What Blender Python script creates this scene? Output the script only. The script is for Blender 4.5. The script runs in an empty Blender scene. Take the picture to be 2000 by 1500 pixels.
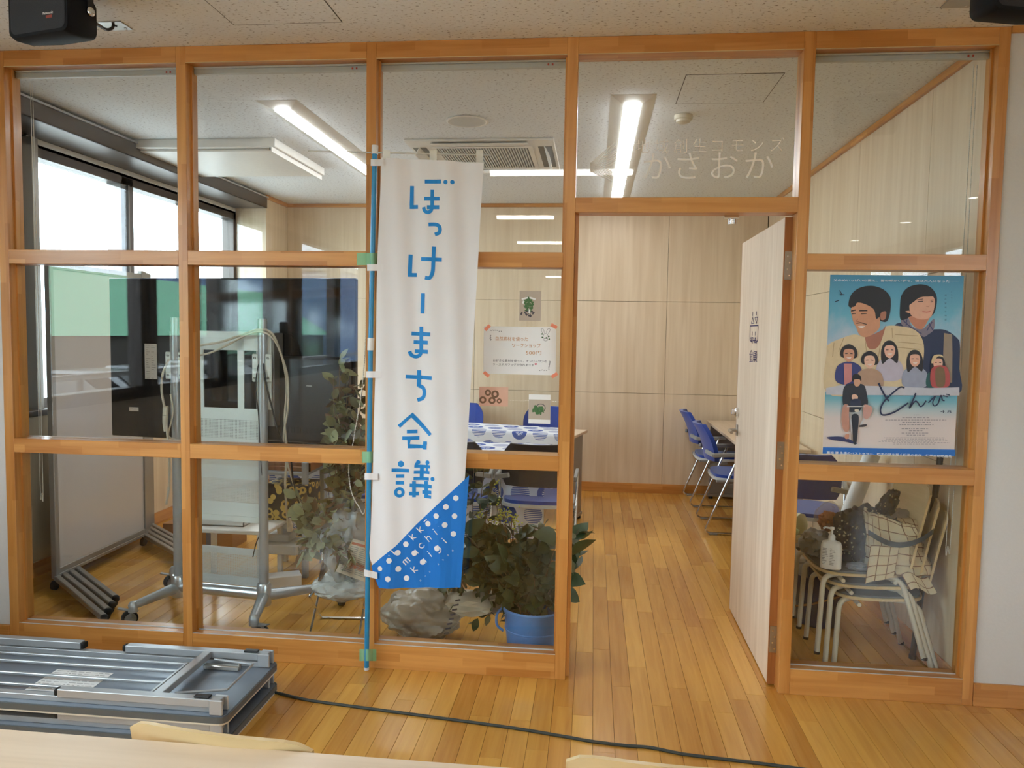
import bpy, bmesh, math, random
from mathutils import Vector, Matrix, noise

random.seed(7)
SC = bpy.context.scene
COL = SC.collection
PI = math.pi

# ---------------------------------------------------------------- camera
FPX, PT, YW, RL = 1495.06, .0672, -.1048, .0162
CAM = Vector((2.6716, -3.2169, 1.492))
_cp, _sp, _cy, _sy = math.cos(PT), math.sin(PT), math.cos(YW), math.sin(YW)
FW = Vector((_sy*_cp, _cy*_cp, -_sp))
_r = Vector((_cy, -_sy, 0)); _u = _r.cross(FW)
RT = math.cos(RL)*_r + math.sin(RL)*_u
UP = -math.sin(RL)*_r + math.cos(RL)*_u
cd = bpy.data.cameras.new('camera'); cam = bpy.data.objects.new('camera', cd); COL.objects.link(cam)
cam.matrix_world = Matrix(((RT.x, UP.x, -FW.x, CAM.x), (RT.y, UP.y, -FW.y, CAM.y), (RT.z, UP.z, -FW.z, CAM.z), (0, 0, 0, 1)))
cd.sensor_width = 36; cd.lens = FPX/2000*36; cd.clip_start = .02; cd.clip_end = 600
SC.camera = cam

# ---------------------------------------------------------------- world, exposure
SC.view_settings.view_transform = 'Standard'; SC.view_settings.look = 'None'
SC.view_settings.gamma = 1; SC.view_settings.use_curve_mapping = False
SC.view_settings.exposure = 0.04
W = bpy.data.worlds.new('overcast_sky'); SC.world = W; W.use_nodes = True
nt = W.node_tree; nt.nodes.clear()
o = nt.nodes.new('ShaderNodeOutputWorld'); b = nt.nodes.new('ShaderNodeBackground')
tc = nt.nodes.new('ShaderNodeTexCoord'); sx = nt.nodes.new('ShaderNodeSeparateXYZ'); rp = nt.nodes.new('ShaderNodeValToRGB')
nt.links.new(tc.outputs['Generated'], sx.inputs[0]); nt.links.new(sx.outputs['Z'], rp.inputs[0])
rp.color_ramp.elements[0].position = 0; rp.color_ramp.elements[0].color = (.74, .86, 1, 1)
rp.color_ramp.elements[1].position = .5; rp.color_ramp.elements[1].color = (.84, .92, 1, 1)
nt.links.new(rp.outputs[0], b.inputs['Color']); b.inputs['Strength'].default_value = 15
nt.links.new(b.outputs[0], o.inputs[0])
SC.cycles.use_denoising = True
SC.cycles.max_bounces = 8; SC.cycles.diffuse_bounces = 4; SC.cycles.glossy_bounces = 4
SC.cycles.transparent_max_bounces = 16; SC.cycles.sample_clamp_indirect = 6
SC.cycles.caustics_reflective = False; SC.cycles.caustics_refractive = False

# ---------------------------------------------------------------- helpers
def P(px, py, X=None, Y=None, Z=None):
    r = FW + RT*((px-1000)/FPX) - UP*((py-750)/FPX)
    if X is not None: t = (X-CAM.x)/r.x
    elif Y is not None: t = (Y-CAM.y)/r.y
    else: t = (Z-CAM.z)/r.z
    return CAM + r*t
def lin(v):
    v /= 255
    return v/12.92 if v <= .04045 else ((v+.055)/1.055)**2.4
def C3(r, g, b): return (lin(r), lin(g), lin(b), 1)

class MB:
    """collects shapes into one mesh"""
    def __init__(s): s.v = []; s.f = []; s.uv = []; s.mi = []; s.smooth = []; s.cm = 0
    def _add(s, vs, fs, smooth=False, uvs=None):
        n = len(s.v); s.v += [Vector(v) for v in vs]
        for i, f in enumerate(fs):
            s.f.append([n+k for k in f]); s.mi.append(s.cm); s.smooth.append(smooth)
            s.uv.append([uvs[k] for k in f] if uvs else None)
        return s
    def box(s, x0, y0, z0, x1, y1, z1, M=None, ch=0):
        if x0 > x1: x0, x1 = x1, x0
        if y0 > y1: y0, y1 = y1, y0
        if z0 > z1: z0, z1 = z1, z0
        if ch:
            bm = bmesh.new(); bmesh.ops.create_cube(bm, size=1)
            for v in bm.verts: v.co = Vector(((x0+x1)/2+v.co.x*(x1-x0), (y0+y1)/2+v.co.y*(y1-y0), (z0+z1)/2+v.co.z*(z1-z0)))
            seg = 1 if ch < .006 else 3
            bmesh.ops.bevel(bm, geom=bm.edges[:], offset=ch, segments=seg, profile=.5, affect='EDGES')
            vs = [M @ v.co if M else v.co.copy() for v in bm.verts]
            bm.verts.index_update(); fs = [[v.index for v in f.verts] for f in bm.faces]; bm.free()
            return s._add(vs, fs, seg > 1)
        vs = [(x, y, z) for x in (x0, x1) for y in (y0, y1) for z in (z0, z1)]
        if M: vs = [M @ Vector(v) for v in vs]
        return s._add(vs, [(0, 1, 3, 2), (4, 6, 7, 5), (0, 4, 5, 1), (2, 3, 7, 6), (0, 2, 6, 4), (1, 5, 7, 3)])
    def tube(s, pts, r, n=8, close=False, caps=True):
        pts = [Vector(p) for p in pts]; N = len(pts); rs = r if isinstance(r, (list, tuple)) else [r]*N
        d0 = (pts[1]-pts[0]).normalized()
        a = d0.orthogonal().normalized(); vs = []; prev = d0
        for i, p in enumerate(pts):
            if close: d = (pts[(i+1) % N]-pts[i-1]).normalized()
            elif i == 0: d = d0
            elif i == N-1: d = (pts[-1]-pts[-2]).normalized()
            else: d = ((pts[i+1]-p).normalized()+(p-pts[i-1]).normalized()).normalized()
            if d.length < .5: d = prev
            q = prev.rotation_difference(d); a = (q @ a); a = (a-d*a.dot(d)).normalized(); prev = d
            b_ = d.cross(a)
            for k in range(n):
                t = 2*PI*k/n; vs.append(p+(a*math.cos(t)+b_*math.sin(t))*rs[i])
        fs = []
        for i in range(N if close else N-1):
            j = (i+1) % N
            for k in range(n): fs.append((i*n+k, i*n+(k+1) % n, j*n+(k+1) % n, j*n+k))
        s._add(vs, fs, n > 5)
        if caps and not close:
            m = len(s.v)-len(vs)
            for base, rev in ((0, True), ((N-1)*n, False)):
                f = [m+base+k for k in range(n)]
                s.f.append(f[::-1] if rev else f); s.mi.append(s.cm); s.smooth.append(False); s.uv.append(None)
        return s
    def bar(s, a, b, w, h, up=(0, 0, 1), ch=0):
        a, b = Vector(a), Vector(b); d = (b-a); L = d.length; d.normalize(); up = Vector(up)
        sd = d.cross(up).normalized(); u2 = sd.cross(d)
        M = Matrix(((d.x, sd.x, u2.x, a.x), (d.y, sd.y, u2.y, a.y), (d.z, sd.z, u2.z, a.z), (0, 0, 0, 1)))
        return s.box(0, -w/2, -h/2, L, w/2, h/2, M, ch)
    def lathe(s, prof, c=(0, 0, 0), n=24, M=None, cap=True):
        vs = []; c = Vector(c)
        for r, z in prof:
            for k in range(n):
                t = 2*PI*k/n; v = Vector((r*math.cos(t), r*math.sin(t), z)); vs.append((M @ v if M else v)+c)
        fs = [(i*n+k, i*n+(k+1) % n, (i+1)*n+(k+1) % n, (i+1)*n+k) for i in range(len(prof)-1) for k in range(n)]
        s._add(vs, fs, True)
        if cap:
            m = len(s.v)-len(vs)
            for base, rev in ((0, True), ((len(prof)-1)*n, False)):
                f = [m+base+k for k in range(n)]
                s.f.append(f[::-1] if rev else f); s.mi.append(s.cm); s.smooth.append(False); s.uv.append(None)
        return s
    def prism(s, pts, ext, smooth=False):
        """closed 3-D outline extruded by the vector ext"""
        pts = [Vector(p) for p in pts]; e = Vector(ext); n = len(pts)
        vs = pts+[p+e for p in pts]
        return s._add(vs, [list(range(n))[::-1], [n+i for i in range(n)]]+[(i, (i+1) % n, n+(i+1) % n, n+i) for i in range(n)], smooth)
    def face(s, pts): return s._add(pts, [list(range(len(pts)))])
    def grid(s, fn, nu, nv, uvs=(1, 1), smooth=True, closeu=False):
        vs = []; uv = []
        for j in range(nv+1):
            for i in range(nu+1):
                vs.append(fn(i/nu, j/nv)); uv.append((i/nu*uvs[0], j/nv*uvs[1]))
        fs = [(j*(nu+1)+i, j*(nu+1)+i+1, (j+1)*(nu+1)+i+1, (j+1)*(nu+1)+i) for j in range(nv) for i in range(nu)]
        return s._add(vs, fs, smooth, uv)
    def blob(s, c, r, seed=0, amp=.15, freq=2.0, sub=4, flat=None, M=None, oct=3):
        bm = bmesh.new(); bmesh.ops.create_icosphere(bm, subdivisions=sub, radius=1)
        vs = []; c = Vector(c); uv = []
        for v in bm.verts:
            d = v.co.normalized(); k = 1+amp*noise.fractal(d*freq+Vector((seed*7.3, seed*3.1, 0)), 1, 2, oct)
            p = Vector((d.x*r[0], d.y*r[1], d.z*r[2]))*k
            if flat is not None and p.z < flat: p.z = flat+(p.z-flat)*.08
            vs.append((M @ p if M else p)+c); uv.append((math.atan2(d.y, d.x)/6.283, d.z))
        bm.verts.index_update(); fs = [[v.index for v in f.verts] for f in bm.faces]; bm.free()
        return s._add(vs, fs, True, [(p.x, p.z) for p in vs])
    def mesh(s, name, mats):
        me = bpy.data.meshes.new(name); me.from_pydata([tuple(v) for v in s.v], [], s.f)
        if not isinstance(mats, (list, tuple)): mats = [mats]
        for m in mats: me.materials.append(m)
        me.polygons.foreach_set('material_index', s.mi)
        me.polygons.foreach_set('use_smooth', s.smooth)
        if any(u for u in s.uv):
            L = me.uv_layers.new(name='UVMap').data; k = 0
            for u, f in zip(s.uv, s.f):
                for i in range(len(f)):
                    L[k].uv = u[i] if u else (0, 0)
                    k += 1
        me.update(); me.validate()
        if any(s.smooth): me.set_sharp_from_angle(angle=math.radians(38))
        return me
    def build(s, name, mats, parent=None, label=None, cat=None, group=None, kind=None):
        return obj(name, s.mesh(name, mats), parent, label, cat, group, kind)
def obj(name, me, parent=None, label=None, cat=None, group=None, kind=None):
    ob = bpy.data.objects.new(name, me); COL.objects.link(ob)
    if parent: ob.parent = parent
    return tag(ob, label, cat, group, kind)
def tag(ob, label=None, cat=None, group=None, kind=None):
    if label: ob['label'] = label
    if cat: ob['category'] = cat
    if group: ob['group'] = group
    if kind: ob['kind'] = kind
    return ob
def thing(name, label, cat, loc=(0, 0, 0), rz=0, group=None, kind=None):
    e = bpy.data.objects.new(name, None); COL.objects.link(e); e.empty_display_size = .05
    e.location = loc; e.rotation_euler = (0, 0, rz)
    return tag(e, label, cat, group, kind)
def dup(root, loc, rz, label=None, group=None):
    r = root.copy(); COL.objects.link(r); r.location = loc; r.rotation_euler = (0, 0, rz)
    if label: r['label'] = label
    if group: r['group'] = group
    for ch in list(root.children):
        c = ch.copy(); COL.objects.link(c); c.parent = r
        for g in list(ch.children):
            d = g.copy(); COL.objects.link(d); d.parent = c
    return r
def spline(pts, n=6, close=False):
    pts = [Vector(p) for p in pts]; N = len(pts); out = []
    rng = range(N) if close else range(N-1)
    for i in rng:
        if close: a, b, c, d = pts[i-1], pts[i], pts[(i+1) % N], pts[(i+2) % N]
        else: a, b, c, d = pts[max(i-1, 0)], pts[i], pts[i+1], pts[min(i+2, N-1)]
        for k in range(n):
            t = k/n; out.append(.5*((2*b)+(c-a)*t+(2*a-5*b+4*c-d)*t*t+(3*b-a-3*c+d)*t**3))
    if not close: out.append(pts[-1])
    return out
def fillet(pts, r, n=4):
    pts = [Vector(p) for p in pts]; out = [pts[0]]
    for i in range(1, len(pts)-1):
        p = pts[i]; a = (pts[i-1]-p); b = (pts[i+1]-p); rr = min(r, a.length*.45, b.length*.45)
        a = p+a.normalized()*rr; b = p+b.normalized()*rr
        for k in range(n+1):
            t = k/n; out.append((1-t)**2*a+2*t*(1-t)*p+t*t*b)
    out.append(pts[-1]); return out

# ---------------------------------------------------------------- materials
def nmat(name):
    m = bpy.data.materials.new(name); m.use_nodes = True; t = m.node_tree
    return m, t, t.nodes['Principled BSDF'], t.nodes, t.links
def mat(name, col, rough=.5, metal=0, spec=.5, noise_amt=.06, nscale=30, bump=0, emit=None, estr=0, alpha=1, trans=0, coat=0, sheen=0, subs=0):
    m, t, p, N, L = nmat(name)
    p.inputs['Roughness'].default_value = rough; p.inputs['Metallic'].default_value = metal
    p.inputs['Specular IOR Level'].default_value = spec; p.inputs['Alpha'].default_value = alpha
    p.inputs['Coat Weight'].default_value = coat; p.inputs['Sheen Weight'].default_value = sheen
    tc = N.new('ShaderNodeTexCoord'); nz = N.new('ShaderNodeTexNoise'); nz.inputs['Scale'].default_value = nscale; nz.inputs['Detail'].default_value = 4
    L.new(tc.outputs['Object'], nz.inputs['Vector'])
    mx = N.new('ShaderNodeMix'); mx.data_type = 'RGBA'
    c = col
    mx.inputs[6].default_value = tuple(max(0, x*(1-noise_amt)) for x in c[:3])+(1,)
    mx.inputs[7].default_value = tuple(min(1, x*(1+noise_amt)) for x in c[:3])+(1,)
    L.new(nz.outputs['Fac'], mx.inputs[0]); L.new(mx.outputs[2], p.inputs['Base Color'])
    if bump:
        bp = N.new('ShaderNodeBump'); bp.inputs['Strength'].default_value = bump; bp.inputs['Distance'].default_value = .004
        L.new(nz.outputs['Fac'], bp.inputs['Height']); L.new(bp.outputs[0], p.inputs['Normal'])
    if emit:
        p.inputs['Emission Color'].default_value = emit; p.inputs['Emission Strength'].default_value = estr
    if trans: p.inputs['Transmission Weight'].default_value = trans
    return m
def math_(N, L, op, a, b=None, c=None):
    n = N.new('ShaderNodeMath'); n.operation = op
    for i, v in enumerate((a, b, c)):
        if v is None: continue
        if isinstance(v, (int, float)): n.inputs[i].default_value = v
        else: L.new(v, n.inputs[i])
    return n.outputs[0]
def ramp(N, L, fac, stops, interp='LINEAR'):
    r = N.new('ShaderNodeValToRGB'); cr = r.color_ramp; cr.interpolation = interp
    while len(cr.elements) < len(stops): cr.elements.new(.5)
    for e, (p, c) in zip(cr.elements, stops): e.position = p; e.color = c
    L.new(fac, r.inputs[0]); return r.outputs[0]
def wood(name, c0, c1, axis='Z', block=None, rough=.35, coat=.15, grain=1.0, islands=False, spec=.5, rnd=0.):
    """wood grain stretched along axis; block=(len, wide) gives finger-jointed staves"""
    m, t, p, N, L = nmat(name); RW = .42 if islands else .34
    tc = N.new('ShaderNodeTexCoord'); mp = N.new('ShaderNodeMapping')
    sc = [38*grain]*3; sc['XYZ'.index(axis)] = 2.2*grain; mp.inputs['Scale'].default_value = sc
    L.new(tc.outputs['Object'], mp.inputs['Vector'])
    nz = N.new('ShaderNodeTexNoise'); nz.inputs['Scale'].default_value = 1; nz.inputs['Detail'].default_value = 5; nz.inputs['Distortion'].default_value = .6
    vec = mp.outputs[0]
    rv = None
    if block:
        sp = N.new('ShaderNodeSeparateXYZ'); L.new(tc.outputs['Object'], sp.inputs[0])
        ax = sp.outputs[axis]; other = [a for a in 'XYZ' if a != axis]
        o1 = sp.outputs[other[0]]; o2 = sp.outputs[other[1]]
        row = math_(N, L, 'FLOOR', math_(N, L, 'DIVIDE', math_(N, L, 'ADD', o1, o2), block[1]))
        sh = math_(N, L, 'MULTIPLY', math_(N, L, 'FRACT', math_(N, L, 'MULTIPLY', row, .371)), block[0])
        cl = math_(N, L, 'FLOOR', math_(N, L, 'DIVIDE', math_(N, L, 'ADD', ax, sh), block[0]))
        cb = N.new('ShaderNodeCombineXYZ'); L.new(row, cb.inputs[0]); L.new(cl, cb.inputs[1])
        wn = N.new('ShaderNodeTexWhiteNoise'); wn.noise_dimensions = '3D'; L.new(cb.outputs[0], wn.inputs['Vector']); rv = wn.outputs['Value']
    if islands or rnd:
        g = N.new('ShaderNodeNewGeometry'); oi = N.new('ShaderNodeObjectInfo')
        s_ = math_(N, L, 'FRACT', math_(N, L, 'ADD', g.outputs['Random Per Island'], oi.outputs['Random'])) if islands else oi.outputs['Random']
        rv = s_
        ad = N.new('ShaderNodeVectorMath'); ad.operation = 'ADD'; L.new(mp.outputs[0], ad.inputs[0])
        sc2 = N.new('ShaderNodeVectorMath'); sc2.operation = 'SCALE'; cbx = N.new('ShaderNodeCombineXYZ')
        for i in range(3): L.new(rv, cbx.inputs[i])
        L.new(cbx.outputs[0], sc2.inputs[0]); sc2.inputs['Scale'].default_value = 37; L.new(sc2.outputs[0], ad.inputs[1]); vec = ad.outputs[0]
    L.new(vec, nz.inputs['Vector'])
    fac = nz.outputs['Fac']
    if rv is not None:
        fac = math_(N, L, 'ADD', math_(N, L, 'MULTIPLY', fac, 1-RW), math_(N, L, 'MULTIPLY', rv, RW))
    col = ramp(N, L, fac, [(.22, c0), (.72, c1)])
    L.new(col, p.inputs['Base Color']); p.inputs['Roughness'].default_value = rough; p.inputs['Coat Weight'].default_value = coat
    p.inputs['Coat Roughness'].default_value = .15; p.inputs['Specular IOR Level'].default_value = spec
    bp = N.new('ShaderNodeBump'); bp.inputs['Strength'].default_value = .08; bp.inputs['Distance'].default_value = .001
    L.new(nz.outputs['Fac'], bp.inputs['Height']); L.new(bp.outputs[0], p.inputs['Normal'])
    return m
HON0, HON1 = C3(176, 112, 46), C3(212, 152, 82)
M_HX = wood('honey_wood_along', HON0, HON1, 'X', (.28, .035))
M_HY = wood('honey_wood_deep', HON0, HON1, 'Y', (.28, .035))
M_HZ = wood('honey_wood_upright', HON0, HON1, 'Z', (.42, .03))
M_PLANK = wood('floor_plank_wood', C3(184, 125, 50), C3(220, 166, 78), 'Y', None, rough=.22, coat=.35, islands=True)
M_GAP = mat('floor_gap', C3(74, 44, 20), .7)
M_PANEL = wood('pale_wall_veneer', C3(208, 184, 150), C3(226, 206, 176), 'Z', None, rough=.45, coat=.0, grain=.5)
M_DOOR = wood('pale_door_veneer', C3(206, 184, 158), C3(232, 215, 194), 'Z', None, rough=.4, coat=0, grain=.6)
M_DOOREDGE = wood('door_edge_wood', C3(140, 84, 42), C3(184, 122, 70), 'Z', None)
M_JOINT = mat('panel_joint', C3(120, 96, 66), .8)
M_PLY = wood('plywood_pale', C3(196, 168, 118), C3(222, 198, 152), 'X', None, rough=.4, coat=.1, grain=.5)
M_TABLETOP = wood('pale_table_top', C3(200, 178, 150), C3(218, 198, 172), 'X', None, rough=.35, coat=.1, grain=.6)
M_WALLPAPER = mat('white_wall_paper', C3(212, 210, 206), .8, nscale=90, bump=.15, noise_amt=.03)
def ceiling_mat():
    m, t, p, N, L = nmat('speckled_acoustic_ceiling')
    tc = N.new('ShaderNodeTexCoord'); mp = N.new('ShaderNodeMapping'); mp.inputs['Scale'].default_value = (60, 110, 60)
    L.new(tc.outputs['Object'], mp.inputs['Vector'])
    nz = N.new('ShaderNodeTexNoise'); nz.inputs['Scale'].default_value = 1; nz.inputs['Detail'].default_value = 3; L.new(mp.outputs[0], nz.inputs['Vector'])
    c = ramp(N, L, nz.outputs['Fac'], [(.30, C3(130, 126, 122)), (.39, C3(228, 232, 234)), (.8, C3(235, 240, 243))])
    L.new(c, p.inputs['Base Color']); p.inputs['Roughness'].default_value = .9
    bp = N.new('ShaderNodeBump'); bp.inputs['Strength'].default_value = .25; bp.inputs['Distance'].default_value = .003
    L.new(nz.outputs['Fac'], bp.inputs['Height']); L.new(bp.outputs[0], p.inputs['Normal'])
    return m
M_CEIL = ceiling_mat()
def glass_mat(name, tint=(.97, .99, .98, 1), refl=1.0, rough=0):
    m = bpy.data.materials.new(name); m.use_nodes = True; t = m.node_tree; N = t.nodes; L = t.links; N.clear()
    o_ = N.new('ShaderNodeOutputMaterial'); tr = N.new('ShaderNodeBsdfTransparent'); gl = N.new('ShaderNodeBsdfGlossy')
    tr.inputs[0].default_value = tint; gl.inputs['Roughness'].default_value = rough
    fr = N.new('ShaderNodeFresnel'); ge = N.new('ShaderNodeNewGeometry')
    L.new(math_(N, L, 'SUBTRACT', 1.5, math_(N, L, 'MULTIPLY', ge.outputs['Backfacing'], 1.5-1/1.5)), fr.inputs['IOR'])
    mx = N.new('ShaderNodeMixShader'); L.new(math_(N, L, 'MULTIPLY', fr.outputs[0], refl), mx.inputs[0])
    L.new(tr.outputs[0], mx.inputs[1]); L.new(gl.outputs[0], mx.inputs[2]); L.new(mx.outputs[0], o_.inputs[0])
    return m
M_GLASS = glass_mat('clear_pane_glass')
M_WIN = glass_mat('window_glass', (.95, .98, .98, 1))
M_PLASTIC = None
def film_mat(name, col, op, rough=.2):
    """thin see-through film: part diffuse, part clear"""
    m = bpy.data.materials.new(name); m.use_nodes = True; t = m.node_tree; N = t.nodes; L = t.links
    p = N['Principled BSDF']; p.inputs['Base Color'].default_value = col; p.inputs['Roughness'].default_value = rough
    p.inputs['Alpha'].default_value = op
    tc = N.new('ShaderNodeTexCoord'); nz = N.new('ShaderNodeTexNoise'); nz.inputs['Scale'].default_value = 14; L.new(tc.outputs['Object'], nz.inputs['Vector'])
    bp = N.new('ShaderNodeBump'); bp.inputs['Strength'].default_value = .8; bp.inputs['Distance'].default_value = .02
    L.new(nz.outputs['Fac'], bp.inputs['Height']); L.new(bp.outputs[0], p.inputs['Normal'])
    return m
M_WHITE = mat('white_plastic', C3(226, 224, 218), .4)
M_OFFW = mat('cream_painted_steel', C3(212, 204, 184), .35)
M_ALU = mat('bright_aluminium', C3(200, 202, 204), .28, metal=.85, noise_amt=.03)
M_ALUP = mat('painted_silver', C3(176, 180, 182), .35, metal=.45, noise_amt=.03)
M_DARKALU = mat('dark_bronze_aluminium', C3(92, 84, 80), .35, metal=.55)
M_GREYALU = mat('warm_grey_aluminium', C3(150, 146, 140), .35, metal=.5)
M_CHROME = mat('chrome', C3(225, 225, 225), .12, metal=1, noise_amt=.01)
M_STEEL = mat('brushed_steel', C3(176, 172, 164), .3, metal=.9)
M_BLACK = mat('black_plastic', C3(20, 21, 24), .35)
M_BLACKG = mat('gloss_black_plastic', C3(16, 17, 19), .12)
M_RUBBER = mat('black_rubber', C3(18, 18, 19), .6)
M_GREYP = mat('grey_plastic', C3(140, 140, 136), .5)
M_LGREY = mat('light_grey_plastic', C3(196, 198, 196), .45)
M_BLUEF = mat('blue_chair_fabric', C3(22, 56, 140), .85, nscale=300, noise_amt=.2, bump=.2, sheen=.3)
M_NAVY = mat('navy_back_mesh', C3(18, 22, 42), .6, nscale=300, noise_amt=.3)
M_GREYF = mat('grey_seat_fabric', C3(104, 106, 108), .9, nscale=300, noise_amt=.15)
M_BLUEPOLE = mat('blue_pole_plastic', C3(38, 134, 182), .3)
M_GREENTAPE = mat('green_masking_tape', C3(150, 212, 165), .6, alpha=.72)
M_BPRINT = mat('cyan_blue_print', C3(0, 128, 200), .6, nscale=8)
M_BPRINT2 = mat('blue_print_field', C3(0, 112, 196), .6, nscale=8)
M_BUCKET = mat('blue_bucket_plastic', C3(86, 134, 196), .35)
M_CABLEW = mat('ivory_cable', C3(200, 192, 174), .5)
M_CABLEB = mat('black_cable', C3(24, 24, 26), .5)
M_CABLEG = mat('dark_green_grey_cable', C3(52, 56, 50), .6)
M_PAPER = mat('white_paper', C3(236, 236, 234), .8, noise_amt=.01)
M_LAMP = mat('lamp_diffuser', C3(255, 255, 255), .5, emit=(.96, .97, 1, 1), estr=25)
M_LAMP2 = mat('lamp_diffuser_hall', C3(255, 255, 255), .5, emit=(1, .985, .96, 1), estr=15)
M_CORK = mat('kraft_brown', C3(170, 120, 76), .8)

def text(body, origin, right, up, size, m, parent=None, name='lettering', width=None, bold=0, align='LEFT', spacing=1.0, depth=0, normal=None):
    cu = bpy.data.curves.new('t', 'FONT'); cu.body = body; cu.size = 1; cu.align_x = align; cu.offset = bold
    cu.space_character = spacing; cu.resolution_u = 3
    ob = bpy.data.objects.new('t', cu); COL.objects.link(ob)
    dg = bpy.context.evaluated_depsgraph_get(); me = bpy.data.meshes.new_from_object(ob.evaluated_get(dg))
    bpy.data.objects.remove(ob); bpy.data.curves.remove(cu)
    if not me.vertices: return None
    xs = [v.co.x for v in me.vertices]; w = max(xs)-min(xs)
    kx = size if width is None else width/w
    x0 = min(xs) if align == 'LEFT' else 0
    o_, r, u = Vector(origin), Vector(right).normalized(), Vector(up).normalized()
    for v in me.vertices: v.co = o_+r*((v.co.x-x0)*kx)+u*(v.co.y*size)
    me.materials.clear(); me.materials.append(m)
    me.name = name
    return obj(name, me, parent)
# ================================================================ SETTING
H = 2.7; D = 4.04
def ST(name, mb, m, kind='structure', parent=None): return mb.build(name, m, parent, kind=kind if not parent else None)

# ---- floor: slab + planks
fl = ST('floor', MB().box(-.75, -13.4, -.12, 6.6, D+.1, -.006), M_GAP)
PW, PG = .0794, .0011
plank_meshes = {}
def plank_mesh(L_):
    k = round(L_, 2)
    if k not in plank_meshes:
        plank_meshes[k] = MB().box(-(PW-PG)/2, -k/2+PG/2, -.006, (PW-PG)/2, k/2-PG/2, 0, ch=.0006).mesh('plank', M_PLANK)
    return plank_meshes[k]
rg = random.Random(3); cand = []
ncol = int((6.5+.6)/PW)
x_al = 2.7035-PW*round((2.7035+.6)/PW)
for i in range(ncol+1):
    xc = x_al+PW*(i+.5)
    if xc > 6.5: break
    y = -13.3-rg.random()*.9
    while y < D:
        L_ = rg.choice((.6, .75, .9, .9, .9, 1.05)); a, b_ = y, y+L_; y = b_
        if b_ < -13.3: continue
        a = max(a, -13.35); b_ = min(b_, D+.02)
        if b_-a < .05: continue
        cand.append((xc, (a+b_)/2, b_-a))
def vis(c):
    v = Vector((c[0], c[1], 0))-CAM; z = v.dot(FW)
    if z < .4: return 0
    px = 1000+FPX*v.dot(RT)/z; py = 750-FPX*v.dot(UP)/z
    if not (-40 < px < 2040 and py < 1560): return 0
    if c[1] > 0.1 and (c[0] < -.5 or c[0] > 4.22): return 0
    s = FPX*FPX*PW*c[2]*CAM.z/z**3
    # hidden behind the folded tables or the front table
    if c[0] < 1.35 and -1.9 < c[1] < -.35: s *= .05
    if c[0] < 2.6 and c[1] < -1.5: s *= .05
    return s
cand.sort(key=vis, reverse=True)
rest = MB()
for k, c in enumerate(cand):
    if k < 298 and vis(c) > 0:
        o_ = obj('plank', plank_mesh(c[2]), fl); o_.location = (c[0], c[1], 0)
    else:
        rest.box(c[0]-(PW-PG)/2, c[1]-c[2]/2+PG/2, -.006, c[0]+(PW-PG)/2, c[1]+c[2]/2-PG/2, 0)
rest.build('floor_planking', M_PLANK, fl, kind='stuff')

# ---- ceiling
ce = ST('ceiling', MB().box(-.75, -13.4, H, 6.6, D+.1, H+.12), M_CEIL)
def hatch(x0, y0, x1, y1):
    g = MB(); w = .004
    for a in ((x0, y0, x1, y0+w), (x0, y1-w, x1, y1), (x0, y0, x0+w, y1), (x1-w, y0, x1, y1)): g.box(a[0], a[1], H-.0012, a[2], a[3], H+.01)
    g.build('hatch_joint', M_BLACK, ce)
    MB().box(x0+w, y0+w, H-.0015, x1-w, y1-w, H+.01).build('hatch_panel', M_CEIL, ce)
hatch(3.07, .49, 3.517, .945); hatch(1.214, -.66, 1.662, -.206)

# ---- inner room shell
wb = ST('wall_back', MB().box(-.75, D, 0, 6.6, D+.1, H), M_JOINT)
rows = [(.09, .940), (.943, 1.797), (1.80, 2.665)]
cols = [(-.31, 1.540), (1.543, 3.3405), (3.3435, 4.225)]
for z0, z1 in rows:
    for x0, x1 in cols: MB().box(x0, D-.012, z0, x1, D, z1, ch=.001).build('panel', M_PANEL, wb)
wr = ST('wall_right', MB().box(4.243, .11, 0, 4.34, D, H), M_JOINT)
ys = [.11, .645, 1.632, 2.612, 3.59, D-.013]
for z0, z1 in rows:
    for a, b_ in zip(ys, ys[1:]): MB().box(4.231, a+.001, z0, 4.243, b_-.002, z1, ch=.001).build('panel', M_PANEL, wr)
ST('trim_1', MB().box(-.31, D-.03, 2.665, 4.23, D-.0, H-.0005, ch=.002), M_HX)
ST('trim_2', MB().box(4.213, .115, 2.665, 4.243, D-.03, H-.0005, ch=.002), M_HY)
ST('baseboard_back', MB().box(-.31, D-.02, 0, 4.23, D, .09, ch=.002), M_HX)
ST('baseboard_right', MB().box(4.22, .115, 0, 4.243, D-.02, .09, ch=.002), M_HY)
# pillar in the far left corner
pl = ST('wall_pillar', MB().box(-.62, 3.56, 0, -.325, D, H), M_JOINT)
MB().box(-.325, 3.56, .09, -.312, D, 2.665, ch=.001).build('panel', M_PANEL, pl)
MB().box(-.60, 3.547, .09, -.312, 3.56, 2.665, ch=.001).build('panel', M_PANEL, pl)
ST('trim_3', MB().box(-.62, 3.53, 2.665, -.295, D-.03, H-.0005), M_HY)
ST('baseboard_pillar', MB().box(-.62, 3.535, 0, -.30, D-.02, .09), M_HY)
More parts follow.
